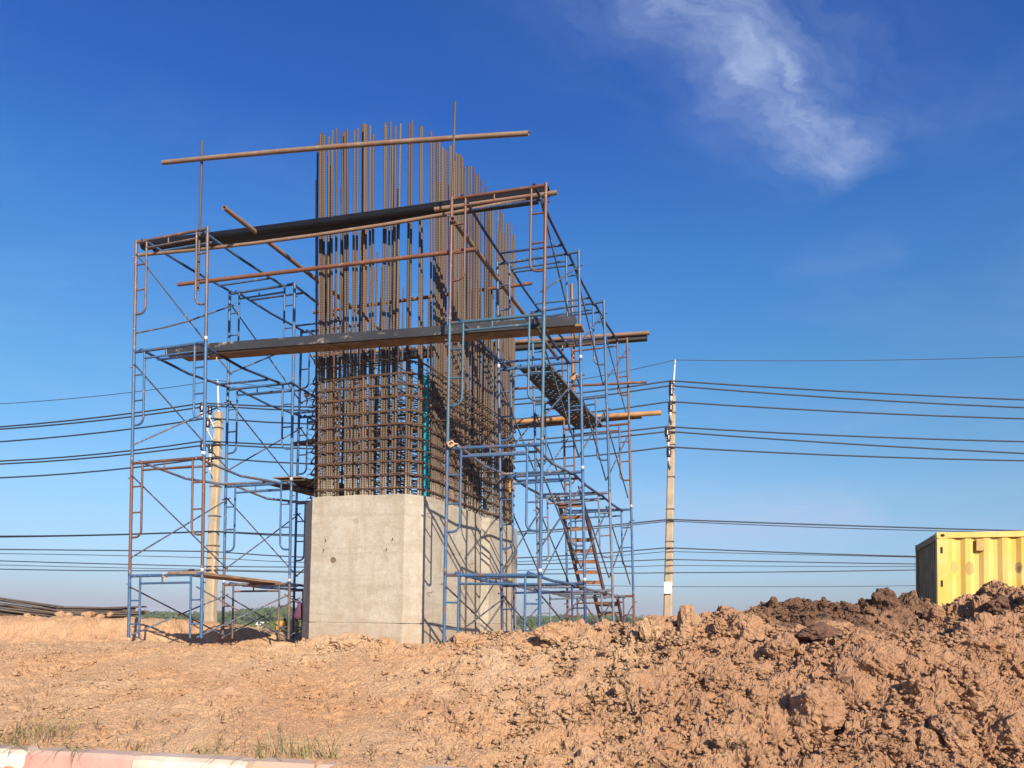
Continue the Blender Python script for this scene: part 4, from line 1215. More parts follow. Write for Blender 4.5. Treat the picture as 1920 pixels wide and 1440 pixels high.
# ================================================================== CONTAINER
CY0 = 13.7
ctop = at_y(1757, 998, CY0); yaw = -.335
cx_ = Vector((math.cos(yaw), math.sin(yaw), 0)); cyv = Vector((-math.sin(yaw), math.cos(yaw), 0))
CH, CWd, CL = 2.59, 2.44, 6.06
Mc = Matrix((cx_, cyv, Vector((0, 0, 1)))).transposed().to_4x4(); Mc.translation = ctop - Vector((0, 0, CH))
cont = empty('shipping_container', mat=Mc, label='dented yellow shipping container half hidden behind the dirt mound', cat='container')


def mat_yellow():
    n = NT('faded_yellow_paint')
    f = n.noise(1.5, 5, .6, .5); g = n.noise(8, 5, .65, .5); st = n.noise(2.4, 5, .6, .4, stretch=(2.2, 2.2, .35))
    c = n.mix(n.ramp(f, [(.4, 0), (.6, 1)]), (.66, .45, .085), (.70, .51, .17))
    c = n.mix(n.math('MULTIPLY', n.ramp(st, [(.56, 0), (.68, 1)]), .5), c, (.55, .38, .13))
    c = n.mix(n.ramp(g, [(.70, 0), (.75, 1)]), c, (.24, .12, .05))
    n.color(c).set(.55, 0, .4); n.bump(g, .1, .01); return n.m


M['yellow'] = mat_yellow()
M['shaded_end'] = simple('shade_darkened_yellow_paint', (.20, .16, .10), .7, 0, .4, 3, .3)  # yellow paint darkened: shade of the sunless end set into the colour
M['rust_spot'] = simple('rust_patch', (.25, .15, .07), .9, 0, .4, 18, .2)
M['bare'] = simple('bare_scrape', (.50, .35, .13), .8, 0, .25, 10, .3)


def corrugated(L, H, pitch, depth, flat):
    """panel in x (length) / z with trapezoid ribs, facing -y"""
    mb_ = MB(); x = 0; xs = [(0, 0)]
    while x < L - pitch:
        xs += [(x + flat, 0), (x + flat + .07, depth), (x + pitch - .07, depth), (x + pitch, 0)]; x += pitch
    xs.append((L, 0)); n = len(xs); zs = np.linspace(0, H, 9); vs = []
    for z in zs:
        for (px_, d) in xs:
            k = .016 * mnoise.noise((px_ * 1.3, z * 1.3, L)); vs.append((px_, d + k, z))
    fs = [(i * n + j, i * n + j + 1, (i + 1) * n + j + 1, (i + 1) * n + j) for i in range(8) for j in range(n - 1)]
    mb_.add(vs, fs); return mb_


corrugated(CL - .32, CH - .24, .278, .036, .072).build('side_panel', M['yellow'], cont, Matrix.Translation((.16, .022, .14)))
Mend = Matrix.Translation((.03, CWd - .13, .14)) @ Matrix.Rotation(-math.pi / 2, 4, 'Z')
corrugated(CWd - .26, CH - .26, .25, .045, .07).build('end_panel', M['shaded_end'], cont, Mend)
mb = MB(); mb.box((.05, .06, CH - .05), (CL - .05, CWd - .05, CH - .03)); mb.build('roof', M['yellow'], cont)
for (x0, y0) in ((0, 0), (0, CWd - .16), (CL - .16, 0), (CL - .16, CWd - .16)):
    mb = MB(); mb.box((x0, y0, .118), (x0 + .158, y0 + .158, CH - .12)); mb.build('corner_post', M['yellow'] if y0 == 0 else M['shaded_end'], cont)
    for z0 in (0, CH - .118):
        mb = MB(); f0 = y0 - .006 if y0 == 0 else y0
        # casting block with an oval hole on the long face
        mb.box((x0 - .006, f0 + .012, z0), (x0 + .172, y0 + .165, z0 + .118))
        n8 = 16; cxh, czh = x0 + .083, z0 + .06; inr = [(cxh + .036 * math.cos(2 * math.pi * k / n8), f0, czh + .026 * math.sin(2 * math.pi * k / n8)) for k in range(n8)]
        outr = []
        for k in range(n8):
            a_ = 2 * math.pi * k / n8; c_, s_ = math.cos(a_), math.sin(a_); m_ = max(abs(c_) / .089, abs(s_) / .0585); outr.append((cxh + c_ / m_, f0, czh + s_ / m_))
        mb.add(inr + outr, [(k, n8 + k, n8 + (k + 1) % n8, (k + 1) % n8) for k in range(n8)])
        mb.add(inr + [(p_[0], f0 + .0115, p_[2]) for p_ in inr], [(k, (k + 1) % n8, n8 + (k + 1) % n8, n8 + k) for k in range(n8)])
        mb.add([(p_[0], f0 + .0112, p_[2]) for p_ in inr], [tuple(range(n8))])
        cc_ = mb.build('corner_casting', M['yellow'] if y0 == 0 else M['shaded_end'], cont)
        if y0 == 0:
            hb = MB(); hb.add([(p_[0], f0 + .0105, p_[2]) for p_ in inr], [tuple(range(n8))]); hb.build('casting_hole_shade', M['black_rag'], cc_)  # black disc stands in for the shade inside the hole
for (nm, lo, hi, mt) in (('top_rail', (.165, -.002, CH - .10), (CL - .165, .07, CH - .005), 'yellow'), ('bottom_rail', (.165, -.002, 0.0), (CL - .165, .06, .15), 'yellow'), ('end_top_rail', (-.002, .165, CH - .125), (.06, CWd - .165, CH - .01), 'shaded_end'), ('end_bottom_rail', (-.002, .165, 0), (.06, CWd - .165, .15), 'shaded_end')):
    mb = MB(); mb.box(lo, hi); mb.build(nm, M[mt], cont)
# dark slots in the post, vent cover, rust and scrape patches
for z in (CH - .37, CH - .95):
    mb = MB(); mb.box((.05, -.004, z), (.085, .01, z + .11)); mb.build('lashing_slot', M['black_rag'], cont)
mb = MB(); mb.box((.60, -.012, CH - .33), (.72, .03, CH - .13)); mb.build('vent_cover', M['bare'], cont)


def P4c(px, py):
    d = ray(px, py); o = Vector((0, 0, CAMZ)); inv_ = Mc.inverted(); oo = inv_ @ o; dd = inv_.to_3x3() @ d; t_ = -oo.y / dd.y; return oo + dd * t_


n = NT('scraped_yellow_paint'); f = n.noise(1.5, 5, .6, .5, vary=False); g = n.noise(8, 5, .65, .5, vary=False); st = n.noise(2.4, 5, .6, .4, vary=False, stretch=(2.2, 2.2, .35)); wob = n.noise(7, 4, .6, vary=False)
c = n.mix(n.ramp(f, [(.4, 0), (.6, 1)]), (.64, .43, .075), (.67, .48, .15))
c = n.mix(n.math('MULTIPLY', n.ramp(st, [(.54, 0), (.66, 1)]), .55), c, (.50, .34, .12))
sx = n.t.nodes.new('ShaderNodeSeparateXYZ'); n.t.links.new(n.tc.outputs['Object'], sx.inputs[0])
for (px, py, rx, rz, cc) in ((1819, 1066, .075, .115, (.40, .26, .09)), (1790, 1064, .05, .12, (.46, .30, .10)), (1911, 1064, .055, .10, (.30, .19, .10)), (1912, 1066, .025, .05, (.16, .11, .08)), (1800, 1006, .02, .035, (.30, .15, .05)), (1772, 1001, .05, .012, (.24, .13, .06))):
    q = P4c(px, py); dx_ = n.math('DIVIDE', n.math('SUBTRACT', sx.outputs[0], q.x - .16), rx); dz_ = n.math('DIVIDE', n.math('SUBTRACT', sx.outputs[2], q.z - .14), rz)
    rr_ = n.math('ADD', n.math('SQRT', n.math('ADD', n.math('MULTIPLY', dx_, dx_), n.math('MULTIPLY', dz_, dz_))), n.math('MULTIPLY', n.math('SUBTRACT', wob, .5), 1.1))
    c = n.mix(n.ramp(rr_, [(.88, .85), (1.02, 0)]), c, cc)
c = n.mix(n.ramp(g, [(.69, 0), (.74, 1)]), c, (.24, .12, .05))
n.color(c).set(.6, 0, .35); n.bump(g, .12, .01)
for o_ in cont.children:
    if o_.name.startswith('side_panel'): o_.material_slots[0].link = 'OBJECT'; o_.material_slots[0].material = n.m
# torn flap on the shaded end
mb = MB(); mb.add([(-.012, 1.05, .14), (-.05, 1.32, .14), (-.02, 1.0, .95), (-.012, .8, .14)], [(0, 1, 2), (0, 2, 3), (2, 1, 0), (3, 2, 0)]); mb.build('torn_flap', M['shaded_end'], cont)
mb = MB(); mb.box((-.004, .86, .145), (.0, 1.2, .6)); mb.build('rust_hole', M['black_rag'], cont)

# ================================================================== ELECTRICITY POLES AND CABLES
YR, YL = 26.0, 26.6


def conc_pole(px_base, py_base, px_top, py_top, Yd, wb, wt, label, ins, sign=None, rod_top=None, tilt=.12, face=.3):
    top = at_y(px_top, py_top, Yd); bot = at_y(px_base, py_base, Yd); d = (top - bot).normalized()
    bot2 = bot - d * ((bot.z - (CAMZ - 2.2)) / d.z)
    root = empty('electricity_pole', bot2, label=label, cat='electricity pole', group='concrete electricity poles'); inv_ = Matrix.Translation(-bot2)
    mb_ = MB(); x = Vector((math.cos(face), -math.sin(face), 0)); y = Vector((math.sin(face), math.cos(face), 0)); rings = []
    L = (top - bot2).length
    for p_, w_ in ((bot2, wb * (1 + .12 * (bot2 - bot).length / L)), (top, wt)):
        h = w_ / 2; c = h * .28
        rings.append([p_ + x * a_ + y * b_ for a_, b_ in ((-h + c, -h * .8), (h - c, -h * .8), (h, -h * .8 + c), (h, h * .8 - c), (h - c, h * .8), (-h + c, h * .8), (-h, h * .8 - c), (-h, -h * .8 + c))])
    mb_.add(rings[0] + rings[1], [(k, (k + 1) % 8, 8 + (k + 1) % 8, 8 + k) for k in range(8)] + [tuple(range(8, 16))])
    mb_.build('shaft', M['pole_concrete'], root, inv_)
    if rod_top:
        q_ = at_y(*rod_top, Yd); mb_ = MB(); mb_.tube([top - d * .3, top + (q_ - top) * .05, q_], .05, 6, rs=[.045, .05, .03]); mb_.build('earth_rod', M['galv'], root, inv_)
    for (ix, iy, zoff) in ins:
        p_ = at_y(ix, iy, Yd - .15); sh = p_ - Vector((0, 0, .0))
        ib = MB(); ib.lathe([(.03, -.34), (.05, -.32), (.085, -.30), (.06, -.27), (.095, -.22), (.065, -.19), (.095, -.14), (.065, -.11), (.085, -.05), (.05, -.01), (.03, .0)], 10, Matrix.Translation(sh)); io = ib.build('insulator', M['insulator'], root, inv_)
        # bracket from the insulator foot to the shaft
        f_ = max(0, min(1, (sh.z - .55 - bot2.z) / (top.z - bot2.z))); ax_ = bot2.lerp(top, f_)
        bb = MB(); bb.tube([sh - Vector((0, 0, .46)), sh - Vector((0, 0, .34))], .045, 7); bb.tube([sh - Vector((0, 0, .44)), sh.lerp(ax_, .5) - Vector((0, 0, .46)), Vector((ax_.x, ax_.y - .1, sh.z - .62))], .03, 6); bb.build('bracket', M['galv'], root, inv_)
    for k in range(5):     # steel straps
        f_ = .5 + .11 * k; p_ = bot2.lerp(top, f_); hh = (wb * (1 - f_) + wt * f_) / 2 + .012
        sb = MB(); sb.add([p_ + x * a_ + y * b_ + Vector((0, 0, dz_)) for dz_ in (-.02, .02) for a_, b_ in ((-hh, -hh * .82), (hh, -hh * .82), (hh, hh * .82), (-hh, hh * .82))], [(i, (i + 1) % 4, 4 + (i + 1) % 4, 4 + i) for i in range(4)]); sb.build('strap', M['stringer'], root, inv_)
    if sign:
        p_ = at_y(sign[0], sign[1], Yd - wb / 2 - .03); sb = MB(); sb.box((-.125, -.008, -.19), (.125, 0, .19), Matrix.Translation(p_) @ Matrix.Rotation(-face * .3, 4, 'Z')); so = sb.build('number_plate', M['white_sign'], root, inv_)
        cu = bpy.data.curves.new('plate_text', 'FONT'); cu.body = '126'; cu.size = .085; cu.align_x = 'CENTER'; cu.extrude = .001
        cu.materials.append(M['ink']); tmp = bpy.data.objects.new('tmp', cu); tme = bpy.data.meshes.new_from_object(tmp); bpy.data.objects.remove(tmp)
        to = bpy.data.objects.new('plate_number', tme); col.objects.link(to); to.parent = so
        to.matrix_local = Matrix.Translation(p_ + Vector((.01, -.0125, -.15))) @ Matrix.Rotation(math.pi / 2, 4, 'X')
        sb = MB(); sb.box((p_.x - .055, p_.y - .0125, p_.z + .05), (p_.x + .07, p_.y - .0085, p_.z + .066)); ob = sb.build('plate_mark', M['ink'], so)
        sb = MB(); sb.box((p_.x + .03, p_.y - .0125, p_.z + .016), (p_.x + .065, p_.y - .0085, p_.z + .046)); ob = sb.build('plate_mark', M['ink'], so)
        sb = MB(); sb.box((p_.x - .005, p_.y - .0125, p_.z + .10), (p_.x + .022, p_.y - .0085, p_.z + .125)); ob = sb.build('plate_mark', M['ink'], so)
    return root


conc_pole(1252, 1165, 1261, 742, YR, .30, .21, 'tall pale concrete electricity pole with a white plate, right of the scaffold', [(1258.5, 715, 0), (1258.5, 724, 0), (1257, 754, 0), (1250.5, 801, 0), (1253, 810, 0), (1254, 839, 0)], sign=(1252.5, 1102), rod_top=(1266, 674))
conc_pole(394, 1168, 410, 773, YL, .40, .26, 'pale concrete electricity pole standing behind the left scaffold', [(379, 755, 0), (394, 760, 0), (390, 784, 0), (380, 827, 0), (395, 832, 0), (394, 857, 0)], rod_top=(408, 712))


def cable(label, pts, r, Y0=26.0, mat='cable'):
    """pts: (px, py) anchors from left to right; sags a little between poles as drawn"""
    mb_ = MB(); P = [at_y(px, py, (YL if px < 700 else YR) - .15) for px, py in pts]; mb_.tube(P, r, 5, caps=True)
    return tag(mb_.build('power_cable', M[mat]), label, 'power cable', 'cables strung between the concrete poles')


def quad(p0, pm, p1, n=9):
    """curve through p0, pm (at its own x), p1"""
    xs = np.linspace(p0[0], p1[0], n); c = np.polyfit([p0[0], pm[0], p1[0]], [p0[1], pm[1], p1[1]], 2); return [(float(x), float(np.polyval(c, x))) for x in xs]


ORD = ['first', 'second', 'third', 'fourth', 'fifth', 'sixth']
MAIN = [(((-120, 808), (190, 782), (379, 756)), ((379, 756), (700, 763), (1258, 714)), ((1258, 714), (1600, 735), (2080, 755))),
        (((-120, 811), (190, 788), (394, 761)), ((394, 761), (700, 771), (1258, 723)), ((1258, 723), (1600, 748), (2080, 770))),
        (((-120, 835), (190, 811), (390, 784)), ((390, 784), (700, 797), (1257, 753)), ((1257, 753), (1600, 773), (2080, 789))),
        (((-120, 868), (190, 851), (380, 827)), ((380, 827), (700, 836), (1250, 800)), ((1250, 800), (1600, 818), (2080, 831))),
        (((-120, 874), (190, 857), (395, 833)), ((395, 833), (700, 843), (1253, 809)), ((1253, 809), (1600, 833), (2080, 857))),
        (((-120, 899), (190, 883), (394, 858)), ((394, 858), (700, 873), (1254, 838)), ((1254, 838), (1600, 855), (2080, 866)))]
for i, (a, b, c) in enumerate(MAIN):
    cable(f'thick black power cable on the pole insulators, {ORD[i]} of six from the top', quad(*a) + quad(*b)[1:] + quad(*c)[1:], .026)
cable('hair-thin earth wire strung from rod tip to rod tip above all other cables', quad((-120, 762), (190, 742), (408, 713)) + quad((408, 713), (800, 740), (1266, 675))[1:] + quad((1266, 675), (1600, 676), (2080, 662))[1:], .011)
LOW = [('single dark cable fixed highest on the lower pole shafts, below all insulators', (-120, 1005), (190, 1003), (396, 996), (800, 1004), (1255, 974), (1600, 986), (2080, 1000), .028),
       ('dark twin cable ending above the container corner, just under the single one', (-120, 1008), (190, 1004), (396, 997), (800, 1008), (1255, 977), (1600, 991), (2080, 1001), .018),
       ('thin cable a third of the way up the pole shafts', (-120, 1029), (190, 1032), (396, 1034), (800, 1050), (1252, 1027), (1500, 1037), (2080, 1049), .024),
       ('thin cable just below the one a third of the way up', (-120, 1037), (190, 1041), (396, 1046), (800, 1058), (1252, 1034), (1500, 1040), (2080, 1052), .014),
       ('middle cable of the low bundle near the pole feet', (-120, 1048), (190, 1057), (396, 1062), (800, 1062), (1252, 1049), (1500, 1054), (2080, 1062), .020),
       ('slack cable second from the bottom near the pole feet', (-120, 1056), (190, 1064), (396, 1068), (800, 1072), (1252, 1060), (1500, 1062), (2080, 1060), .013),
       ('straight dark cable at knee height of the low bundle', (-120, 1064), (190, 1070), (396, 1070), (800, 1076), (1252, 1074), (1500, 1072), (2080, 1060), .020),
       ('lowest hair-thin cable crossing just above the plate on the right pole', (700, 1090), (800, 1092), (900, 1094), (1000, 1096), (1252, 1100), (1500, 1100), (2080, 1092), .012)]
for (lb, a, b, c, d, e, f, g, r) in LOW: cable(lb, quad(a, b, c) + quad(c, d, e)[1:] + quad(e, f, g)[1:], r * .85)

# ================================================================== CLODS AND STONES
ico = {}


def ico_mesh(sub):
    import bmesh
    if sub in ico: return ico[sub]
    bm = bmesh.new(); bmesh.ops.create_icosphere(bm, subdivisions=sub, radius=1); v = np.array([q.co[:] for q in bm.verts]); f = np.array([[q.index for q in p.verts] for p in bm.faces]); bm.free(); ico[sub] = (v, f); return ico[sub]


def clod_verts(sub, seed, rough=.34, facet=.5, jag=0.0):
    v, f = ico_mesh(sub); rs = np.random.default_rng(seed); p = v.copy(); r = np.ones(len(v))
    for o in range(9):      # flattened facets
        n = rs.normal(size=3); n /= np.linalg.norm(n); d = p @ n; lim = rs.uniform(.55, .9); over = d > lim; r = np.where(over, r * (1 - facet * (1 - lim / np.maximum(d, 1e-6))), r)
    off = rs.random(3) * 50
    nz = np.array([mnoise.noise(Vector(q * 1.6 + off)) + .5 * mnoise.noise(Vector(q * 4 + off)) + .25 * mnoise.noise(Vector(q * 9 + off)) for q in v])
    if jag: nz = nz + rs.normal(size=len(v)) * jag / rough
    return p * (r * (1 + rough * nz))[:, None], f


# small crumbs: one mass nobody could count
def scatter_crumbs():
    protos = [clod_verts(2, 100 + k, .55, .5, .17) for k in range(12)]; tiny = [clod_verts(1, 150 + k, .3, .5, .28) for k in range(12)]; VS = []; FS = []; base = 0
    n = 60000; T = nrng.uniform(-.75, .78, n); Yc_ = 6.3 + (nrng.random(n) ** .9) * 5.6; Xc = T * Yc_; rm = rough_mask(Xc, Yc_)
    keep = nrng.random(n) < (.45 + .6 * rm) * (.25 + .75 * (fbm(Xc * 1.3, Yc_ * 1.3, 3, 55) > -.1)); Xc, Yc_, rm = Xc[keep], Yc_[keep], rm[keep]; Z = height(Xc, Yc_)
    for x, y, z, m in zip(Xc, Yc_, Z, rm):
        s = (.0062 + .0034 * m) * math.exp(nrng.normal() * .74); v, f = (protos if s > .017 else tiny)[nrng.integers(12)]
        s = min(s, .032); a = nrng.uniform(0, 6.28); c, s_ = math.cos(a), math.sin(a)
        q = v * [s * nrng.uniform(.8, 1.3), s * nrng.uniform(.8, 1.3), s * nrng.uniform(.55, .9)]
        q = np.stack([q[:, 0] * c - q[:, 1] * s_ + x, q[:, 0] * s_ + q[:, 1] * c + y, q[:, 2] + z + s * .25], -1)
        VS.append(q); FS.append(f + base); base += len(q)
    V = np.concatenate(VS); Fc = np.concatenate(FS); me = bpy.data.meshes.new('soil_crumbs'); me.vertices.add(len(V)); me.vertices.foreach_set('co', V.ravel())
    me.loops.add(Fc.size); me.loops.foreach_set('vertex_index', Fc.ravel().astype(np.int32)); me.polygons.add(len(Fc)); me.polygons.foreach_set('loop_start', np.arange(0, Fc.size, 3)); me.polygons.foreach_set('loop_total', np.full(len(Fc), 3)); me.update(calc_edges=True)
    paint_soil(me, V[:, 0], V[:, 1])
    tag(link('soil_crumbs', me, M['soil2']), 'loose crumbs of earth strewn over the dirt', 'crumbs', kind='stuff')


scatter_crumbs()


def clod(px, py, rpx, mat, label, seed, sink=.35, flat=.8, y0=6.0, y1=12.5, sub=5, at=None, stretch=1.0):
    p = surf_point(px, py, y0, y1) if at is None else at
    r = rpx / F * p.y; v, f = clod_verts(sub, seed, .30, .62, .016); rz = rnd.uniform(0, 6.28)
    me = bpy.data.meshes.new('dirt_clod'); q = v * [r * stretch, r * 1.0, r * flat]
    me.from_pydata([tuple(x) for x in q], [], [tuple(int(i) for i in x) for x in f]); me.update()
    wp = np.array(q) + np.array([p.x, p.y, p.z]); paint_soil(me, wp[:, 0], wp[:, 1])
    o = link('dirt_clod', me, M['clod_dark'] if mat == 'clod_dark' else M['soil2']); o.location = (p.x, p.y, p.z + r * flat * (1 - 2 * sink)); 
    return tag(o, label, 'clod', 'large clods of earth')


CL_ = [(1290, 1175, 27, 'clod', 'pale upright block of earth on the crest right of the concrete pole', 301, .25, 1.15),
       (1030, 1190, 30, 'clod', 'rounded pale clod below the right scaffold posts', 302, .30, .75),
       (1208, 1190, 15, 'clod', 'narrow pointed slab of earth standing on the crest below the stairs', 303, .2, 1.6),
       (1405, 1185, 36, 'clod', 'pale blocky clod on the crest left of the dark soil', 304, .35, .8),
       (1352, 1172, 16, 'clod', 'small pale clod between two larger blocks on the crest', 305, .3, .9),
       (1663, 1128, 27, 'clod_dark', 'dark damp clod on the crest left of the container', 306, .3, .85),
       (1598, 1140, 13, 'clod_dark', 'small dark clod on the crest beside the larger dark one', 307, .3, .8),
       (1450, 1133, 9, 'clod_brown', 'small pointed clod on the dark soil crest', 308, .2, 1.5),
       (1494, 1131, 9, 'clod', 'small pale stone on the dark soil crest', 309, .25, .6),
       (1532, 1360, 52, 'clod_brown', 'large cracked boulder of earth low on the mound', 310, .35, 1.0),
       (1650, 1245, 40, 'clod_brown', 'big brown clod in the middle of the mound', 311, .4, .9),
       (1790, 1385, 46, 'clod_brown', 'broad brown clod near the lower right corner', 312, .4, .85),
       (1905, 1385, 38, 'clod_brown', 'dark-sided clod cut by the right edge', 313, .4, .9),
       (1345, 1280, 22, 'clod', 'flat pale clod above a dark hollow mid slope', 314, .3, .6),
       (1470, 1225, 34, 'clod', 'yellowish rounded clod high on the mound', 315, .4, .85),
       (1160, 1297, 13, 'clod', 'orange lone clod on the middle slope', 316, .3, .9),
       (1872, 1136, 27, 'clod_dark', 'wide reddish clod on the crest in front of the container', 317, .35, .7),
       (1752, 1150, 22, 'clod_brown', 'brown clod below the container corner', 318, .35, .8),
       (1810, 1180, 26, 'clod_brown', 'shaded clod in the hollow below the container', 319, .4, .7),
       (1545, 1185, 44, 'clod_dark', 'flat dark slab of clay on the mound top', 320, .45, .45),
       (1250, 1400, 24, 'clod_brown', 'low clod at the foot of the slope, bottom middle', 321, .4, .8),
       (975, 1350, 22, 'clod', 'flat pale slab of earth at bottom centre', 322, .45, .5),
       (650, 1203, 30, 'clod', 'cracked heap of earth against the left front of the pier', 323, .45, .6),
       (725, 1208, 22, 'clod', 'smaller heap of earth against the middle of the pier front', 324, .45, .6),
       (865, 1205, 22, 'clod', 'crumbly heap at the front right corner of the pier', 325, .45, .7),
       (1855, 1215, 34, 'clod_brown', 'lump of brown earth on the near right lobe', 326, .45, .8),
       (1720, 1290, 30, 'clod_brown', 'weathered clod on the right slope below the hollow', 327, .45, .8)]
for (px, py, rp, mt, lb, sd_, sk, fl) in CL_:
    near_crest = py < 1195
    clod(px, py + (8 if near_crest else 0), rp, mt, lb, sd_, sk, fl, y0=6.0, y1=11.8)
# row of clods along the top of the left bank
for i, (px, py, r) in enumerate(((52, 1158, 8), (112, 1155, 9), (128, 1156, 7), (166, 1157, 12), (188, 1160, 8), (207, 1154, 7))):
    p = at_y(px, py, 13.5)
    nm = ['leftmost small', 'tall', 'low', 'broad', 'squat', 'roundest'][i]
    clod(px, py, r, 'clod', f'{nm} orange clod on top of the left bank below the bar pile', 350 + i, .3, .8, at=Vector((p.x, p.y, p.z)), sub=3)


# mid-size lumps, each a thing is beyond counting: joined
def scatter_lumps():
    protos = [clod_verts(3, 200 + k, .75, .4, .09) for k in range(14)]; VS = []; FS = []; base = 0; n = 420
    T = nrng.uniform(-.1, .80, n); Yc_ = 6.3 + nrng.random(n) * 4.4; Xc = T * Yc_; rm = rough_mask(Xc, Yc_); keep = nrng.random(n) < rm * (.3 + .7 * (fbm(Xc * .9, Yc_ * .9, 3, 66) > -.05)); Xc, Yc_ = Xc[keep], Yc_[keep]; Z = height(Xc, Yc_)
    for x, y, z in zip(Xc, Yc_, Z):
        v, f = protos[nrng.integers(14)]; s = min(.12, .024 * math.exp(nrng.normal() * .62)); a = nrng.uniform(0, 6.28); c, s_ = math.cos(a), math.sin(a); q = v * [s * nrng.uniform(.8, 1.4), s * nrng.uniform(.8, 1.3), s * nrng.uniform(.55, .95)]
        q = np.stack([q[:, 0] * c - q[:, 1] * s_ + x, q[:, 0] * s_ + q[:, 1] * c + y, q[:, 2] + z - s * .30], -1); VS.append(q); FS.append(f + base); base += len(q)
    V = np.concatenate(VS); Fc = np.concatenate(FS); me = bpy.data.meshes.new('soil_lumps'); me.from_pydata(V.tolist(), [], Fc.tolist()); me.update()
    paint_soil(me, V[:, 0], V[:, 1])
    tag(link('soil_lumps', me, M['soil2']), 'fist-sized lumps of earth covering the mound', 'lumps', kind='stuff')


scatter_lumps()


# ================================================================== GRASS by the kerb
def mat_grass(name, c1, c2):
    n = NT(name); oi = n.noise(9, 3); n.color(n.mix(n.ramp(oi, [(.35, 0), (.65, 1)]), c1, c2)).set(.75, 0, .25); return n.m


M['grass_dry'] = mat_grass('dry_grass', (.30, .235, .125), (.20, .165, .08)); M['grass_green'] = mat_grass('dusty_green_grass', (.19, .19, .075), (.30, .25, .12)); M['twig'] = mat_grass('dead_stalk', (.16, .09, .055), (.23, .14, .08))


def blades(mb_, cx__, cy__, n, spread, hmin, hmax, lean, w, seed, zoff=0.0):
    r_ = random.Random(seed)
    for k in range(n):
        x = cx__ + r_.gauss(0, spread); y = cy__ + r_.gauss(0, spread * .6); z = ground_z(x, y) - .01 + zoff
        h = r_.uniform(hmin, hmax); a = r_.uniform(0, 6.28); l = lean * r_.uniform(.2, 1.3) * h; dx, dy = math.cos(a) * l, math.sin(a) * l; ww = w * r_.uniform(.6, 1.3)
        pa = Vector((x, y, z)); pts = [pa, pa + Vector((dx * .25, dy * .25, h * .5)), pa + Vector((dx * .6, dy * .6, h * .85)), pa + Vector((dx * 1.15, dy * 1.15, h * (1.0 - .25 * lean)))]
        side = Vector((math.cos(r_.uniform(0, 6.28)), math.sin(r_.uniform(0, 6.28)), 0)); vs = []
        for q_, f_ in zip(pts, (1, .9, .6, .05)): vs += [q_ - side * ww * f_, q_ + side * ww * f_]
        mb_.add(vs, [(0, 1, 3, 2), (2, 3, 5, 4), (4, 5, 7, 6)])


TUFTS = [(35, 1388, 110, .22, .08, .24, 1.0, .004, 'grass_dry', 'dense dry grass clump behind the kerb at the left edge'), (95, 1384, 70, .17, .08, .22, 1.0, .004, 'grass_dry', 'dry matted grass clump beside the leftmost one'),
         (270, 1402, 26, .10, .06, .14, .8, .004, 'grass_dry', 'sparse tuft behind the red kerb block'), (395, 1412, 34, .10, .06, .17, .8, .005, 'grass_green', 'small green-tinged tuft behind the white kerb block'),
         (490, 1418, 30, .13, .10, .28, .7, .0042, 'grass_green', 'upright grass tuft at the kerb end, first from the left'), (535, 1420, 30, .12, .12, .34, .4, .0035, 'grass_dry', 'tall dry stalks in the middle of the grass at the kerb end'),
         (575, 1422, 24, .10, .10, .28, .6, .004, 'grass_green', 'grass tuft right of the tall dry stalks'), (622, 1424, 20, .06, .12, .30, 1.1, .0042, 'grass_green', 'splayed grass tuft at the right end of the kerb')]
for i, (px, py, n, sp_, h0, h1, ln, w_, mt, lb) in enumerate(TUFTS):
    q = surf_point(px, py, 6.0, 9.0); mb = MB(); blades(mb, q.x, q.y, n, sp_, h0, h1, ln, w_, 500 + i)
    tag(mb.build('grass_tuft', M[mt]), lb, 'grass tuft', 'grass tufts along the kerb')
mb = MB(); rr_ = random.Random(9)
for k in range(130):
    px = rr_.uniform(0, 900); py = rr_.uniform(1300, 1425); q = surf_point(px, py, 6.2, 9.5); blades(mb, q.x, q.y, rr_.randint(2, 5), .025, .03, .12, 1.0, .0035, 700 + k)
tag(mb.build('sparse_grass', M['twig']), 'scattered dead grass stalks on the dirt slope', 'grass', kind='stuff')
# long blades drooping over the kerb
mb = MB(); rr_ = random.Random(4)
for k in range(26):
    px = rr_.choice([rr_.uniform(-10, 90), rr_.uniform(110, 180), rr_.uniform(430, 520)]); q = at_z(px, 1399 + px * .045, CAMZ - 1.17); a_ = rr_.uniform(-2.6, -.4); L = rr_.uniform(.15, .38); d = Vector((math.cos(a_), math.sin(a_) * .9, 0))
    pts = [q + Vector((0, .08, -.02)), q + d * L * .35 + Vector((0, 0, .05)), q + d * L * .8 + Vector((0, 0, .0)), q + d * L * 1.2 + Vector((0, 0, -.10))]; side = Vector((-d.y, d.x, 0)); vs = []
    for p_, f_ in zip(pts, (.8, 1, .7, .1)): vs += [p_ - side * .005 * f_, p_ + side * .005 * f_]
    mb.add(vs, [(0, 1, 3, 2), (2, 3, 5, 4), (4, 5, 7, 6)])
tag(mb.build('drooping_grass', M['grass_dry']), 'long dry grass blades drooping over the kerb', 'grass', kind='stuff')


# ================================================================== FAR TREES
def mat_leaf(name, c1, c2):
    n = NT(name); f = n.noise(.35, 4, .6, world=True, vary=False); n.color(n.mix(n.ramp(f, [(.35, 0), (.65, 1)]), c1, c2)).set(.9, 0, .15); return n.m


M['leaf_a'] = mat_leaf('far_foliage', (.035, .060, .018), (.065, .095, .030)); M['leaf_b'] = mat_leaf('light_foliage', (.07, .10, .028), (.11, .135, .045)); M['trunk'] = simple('tree_trunk', (.12, .085, .06), .9)


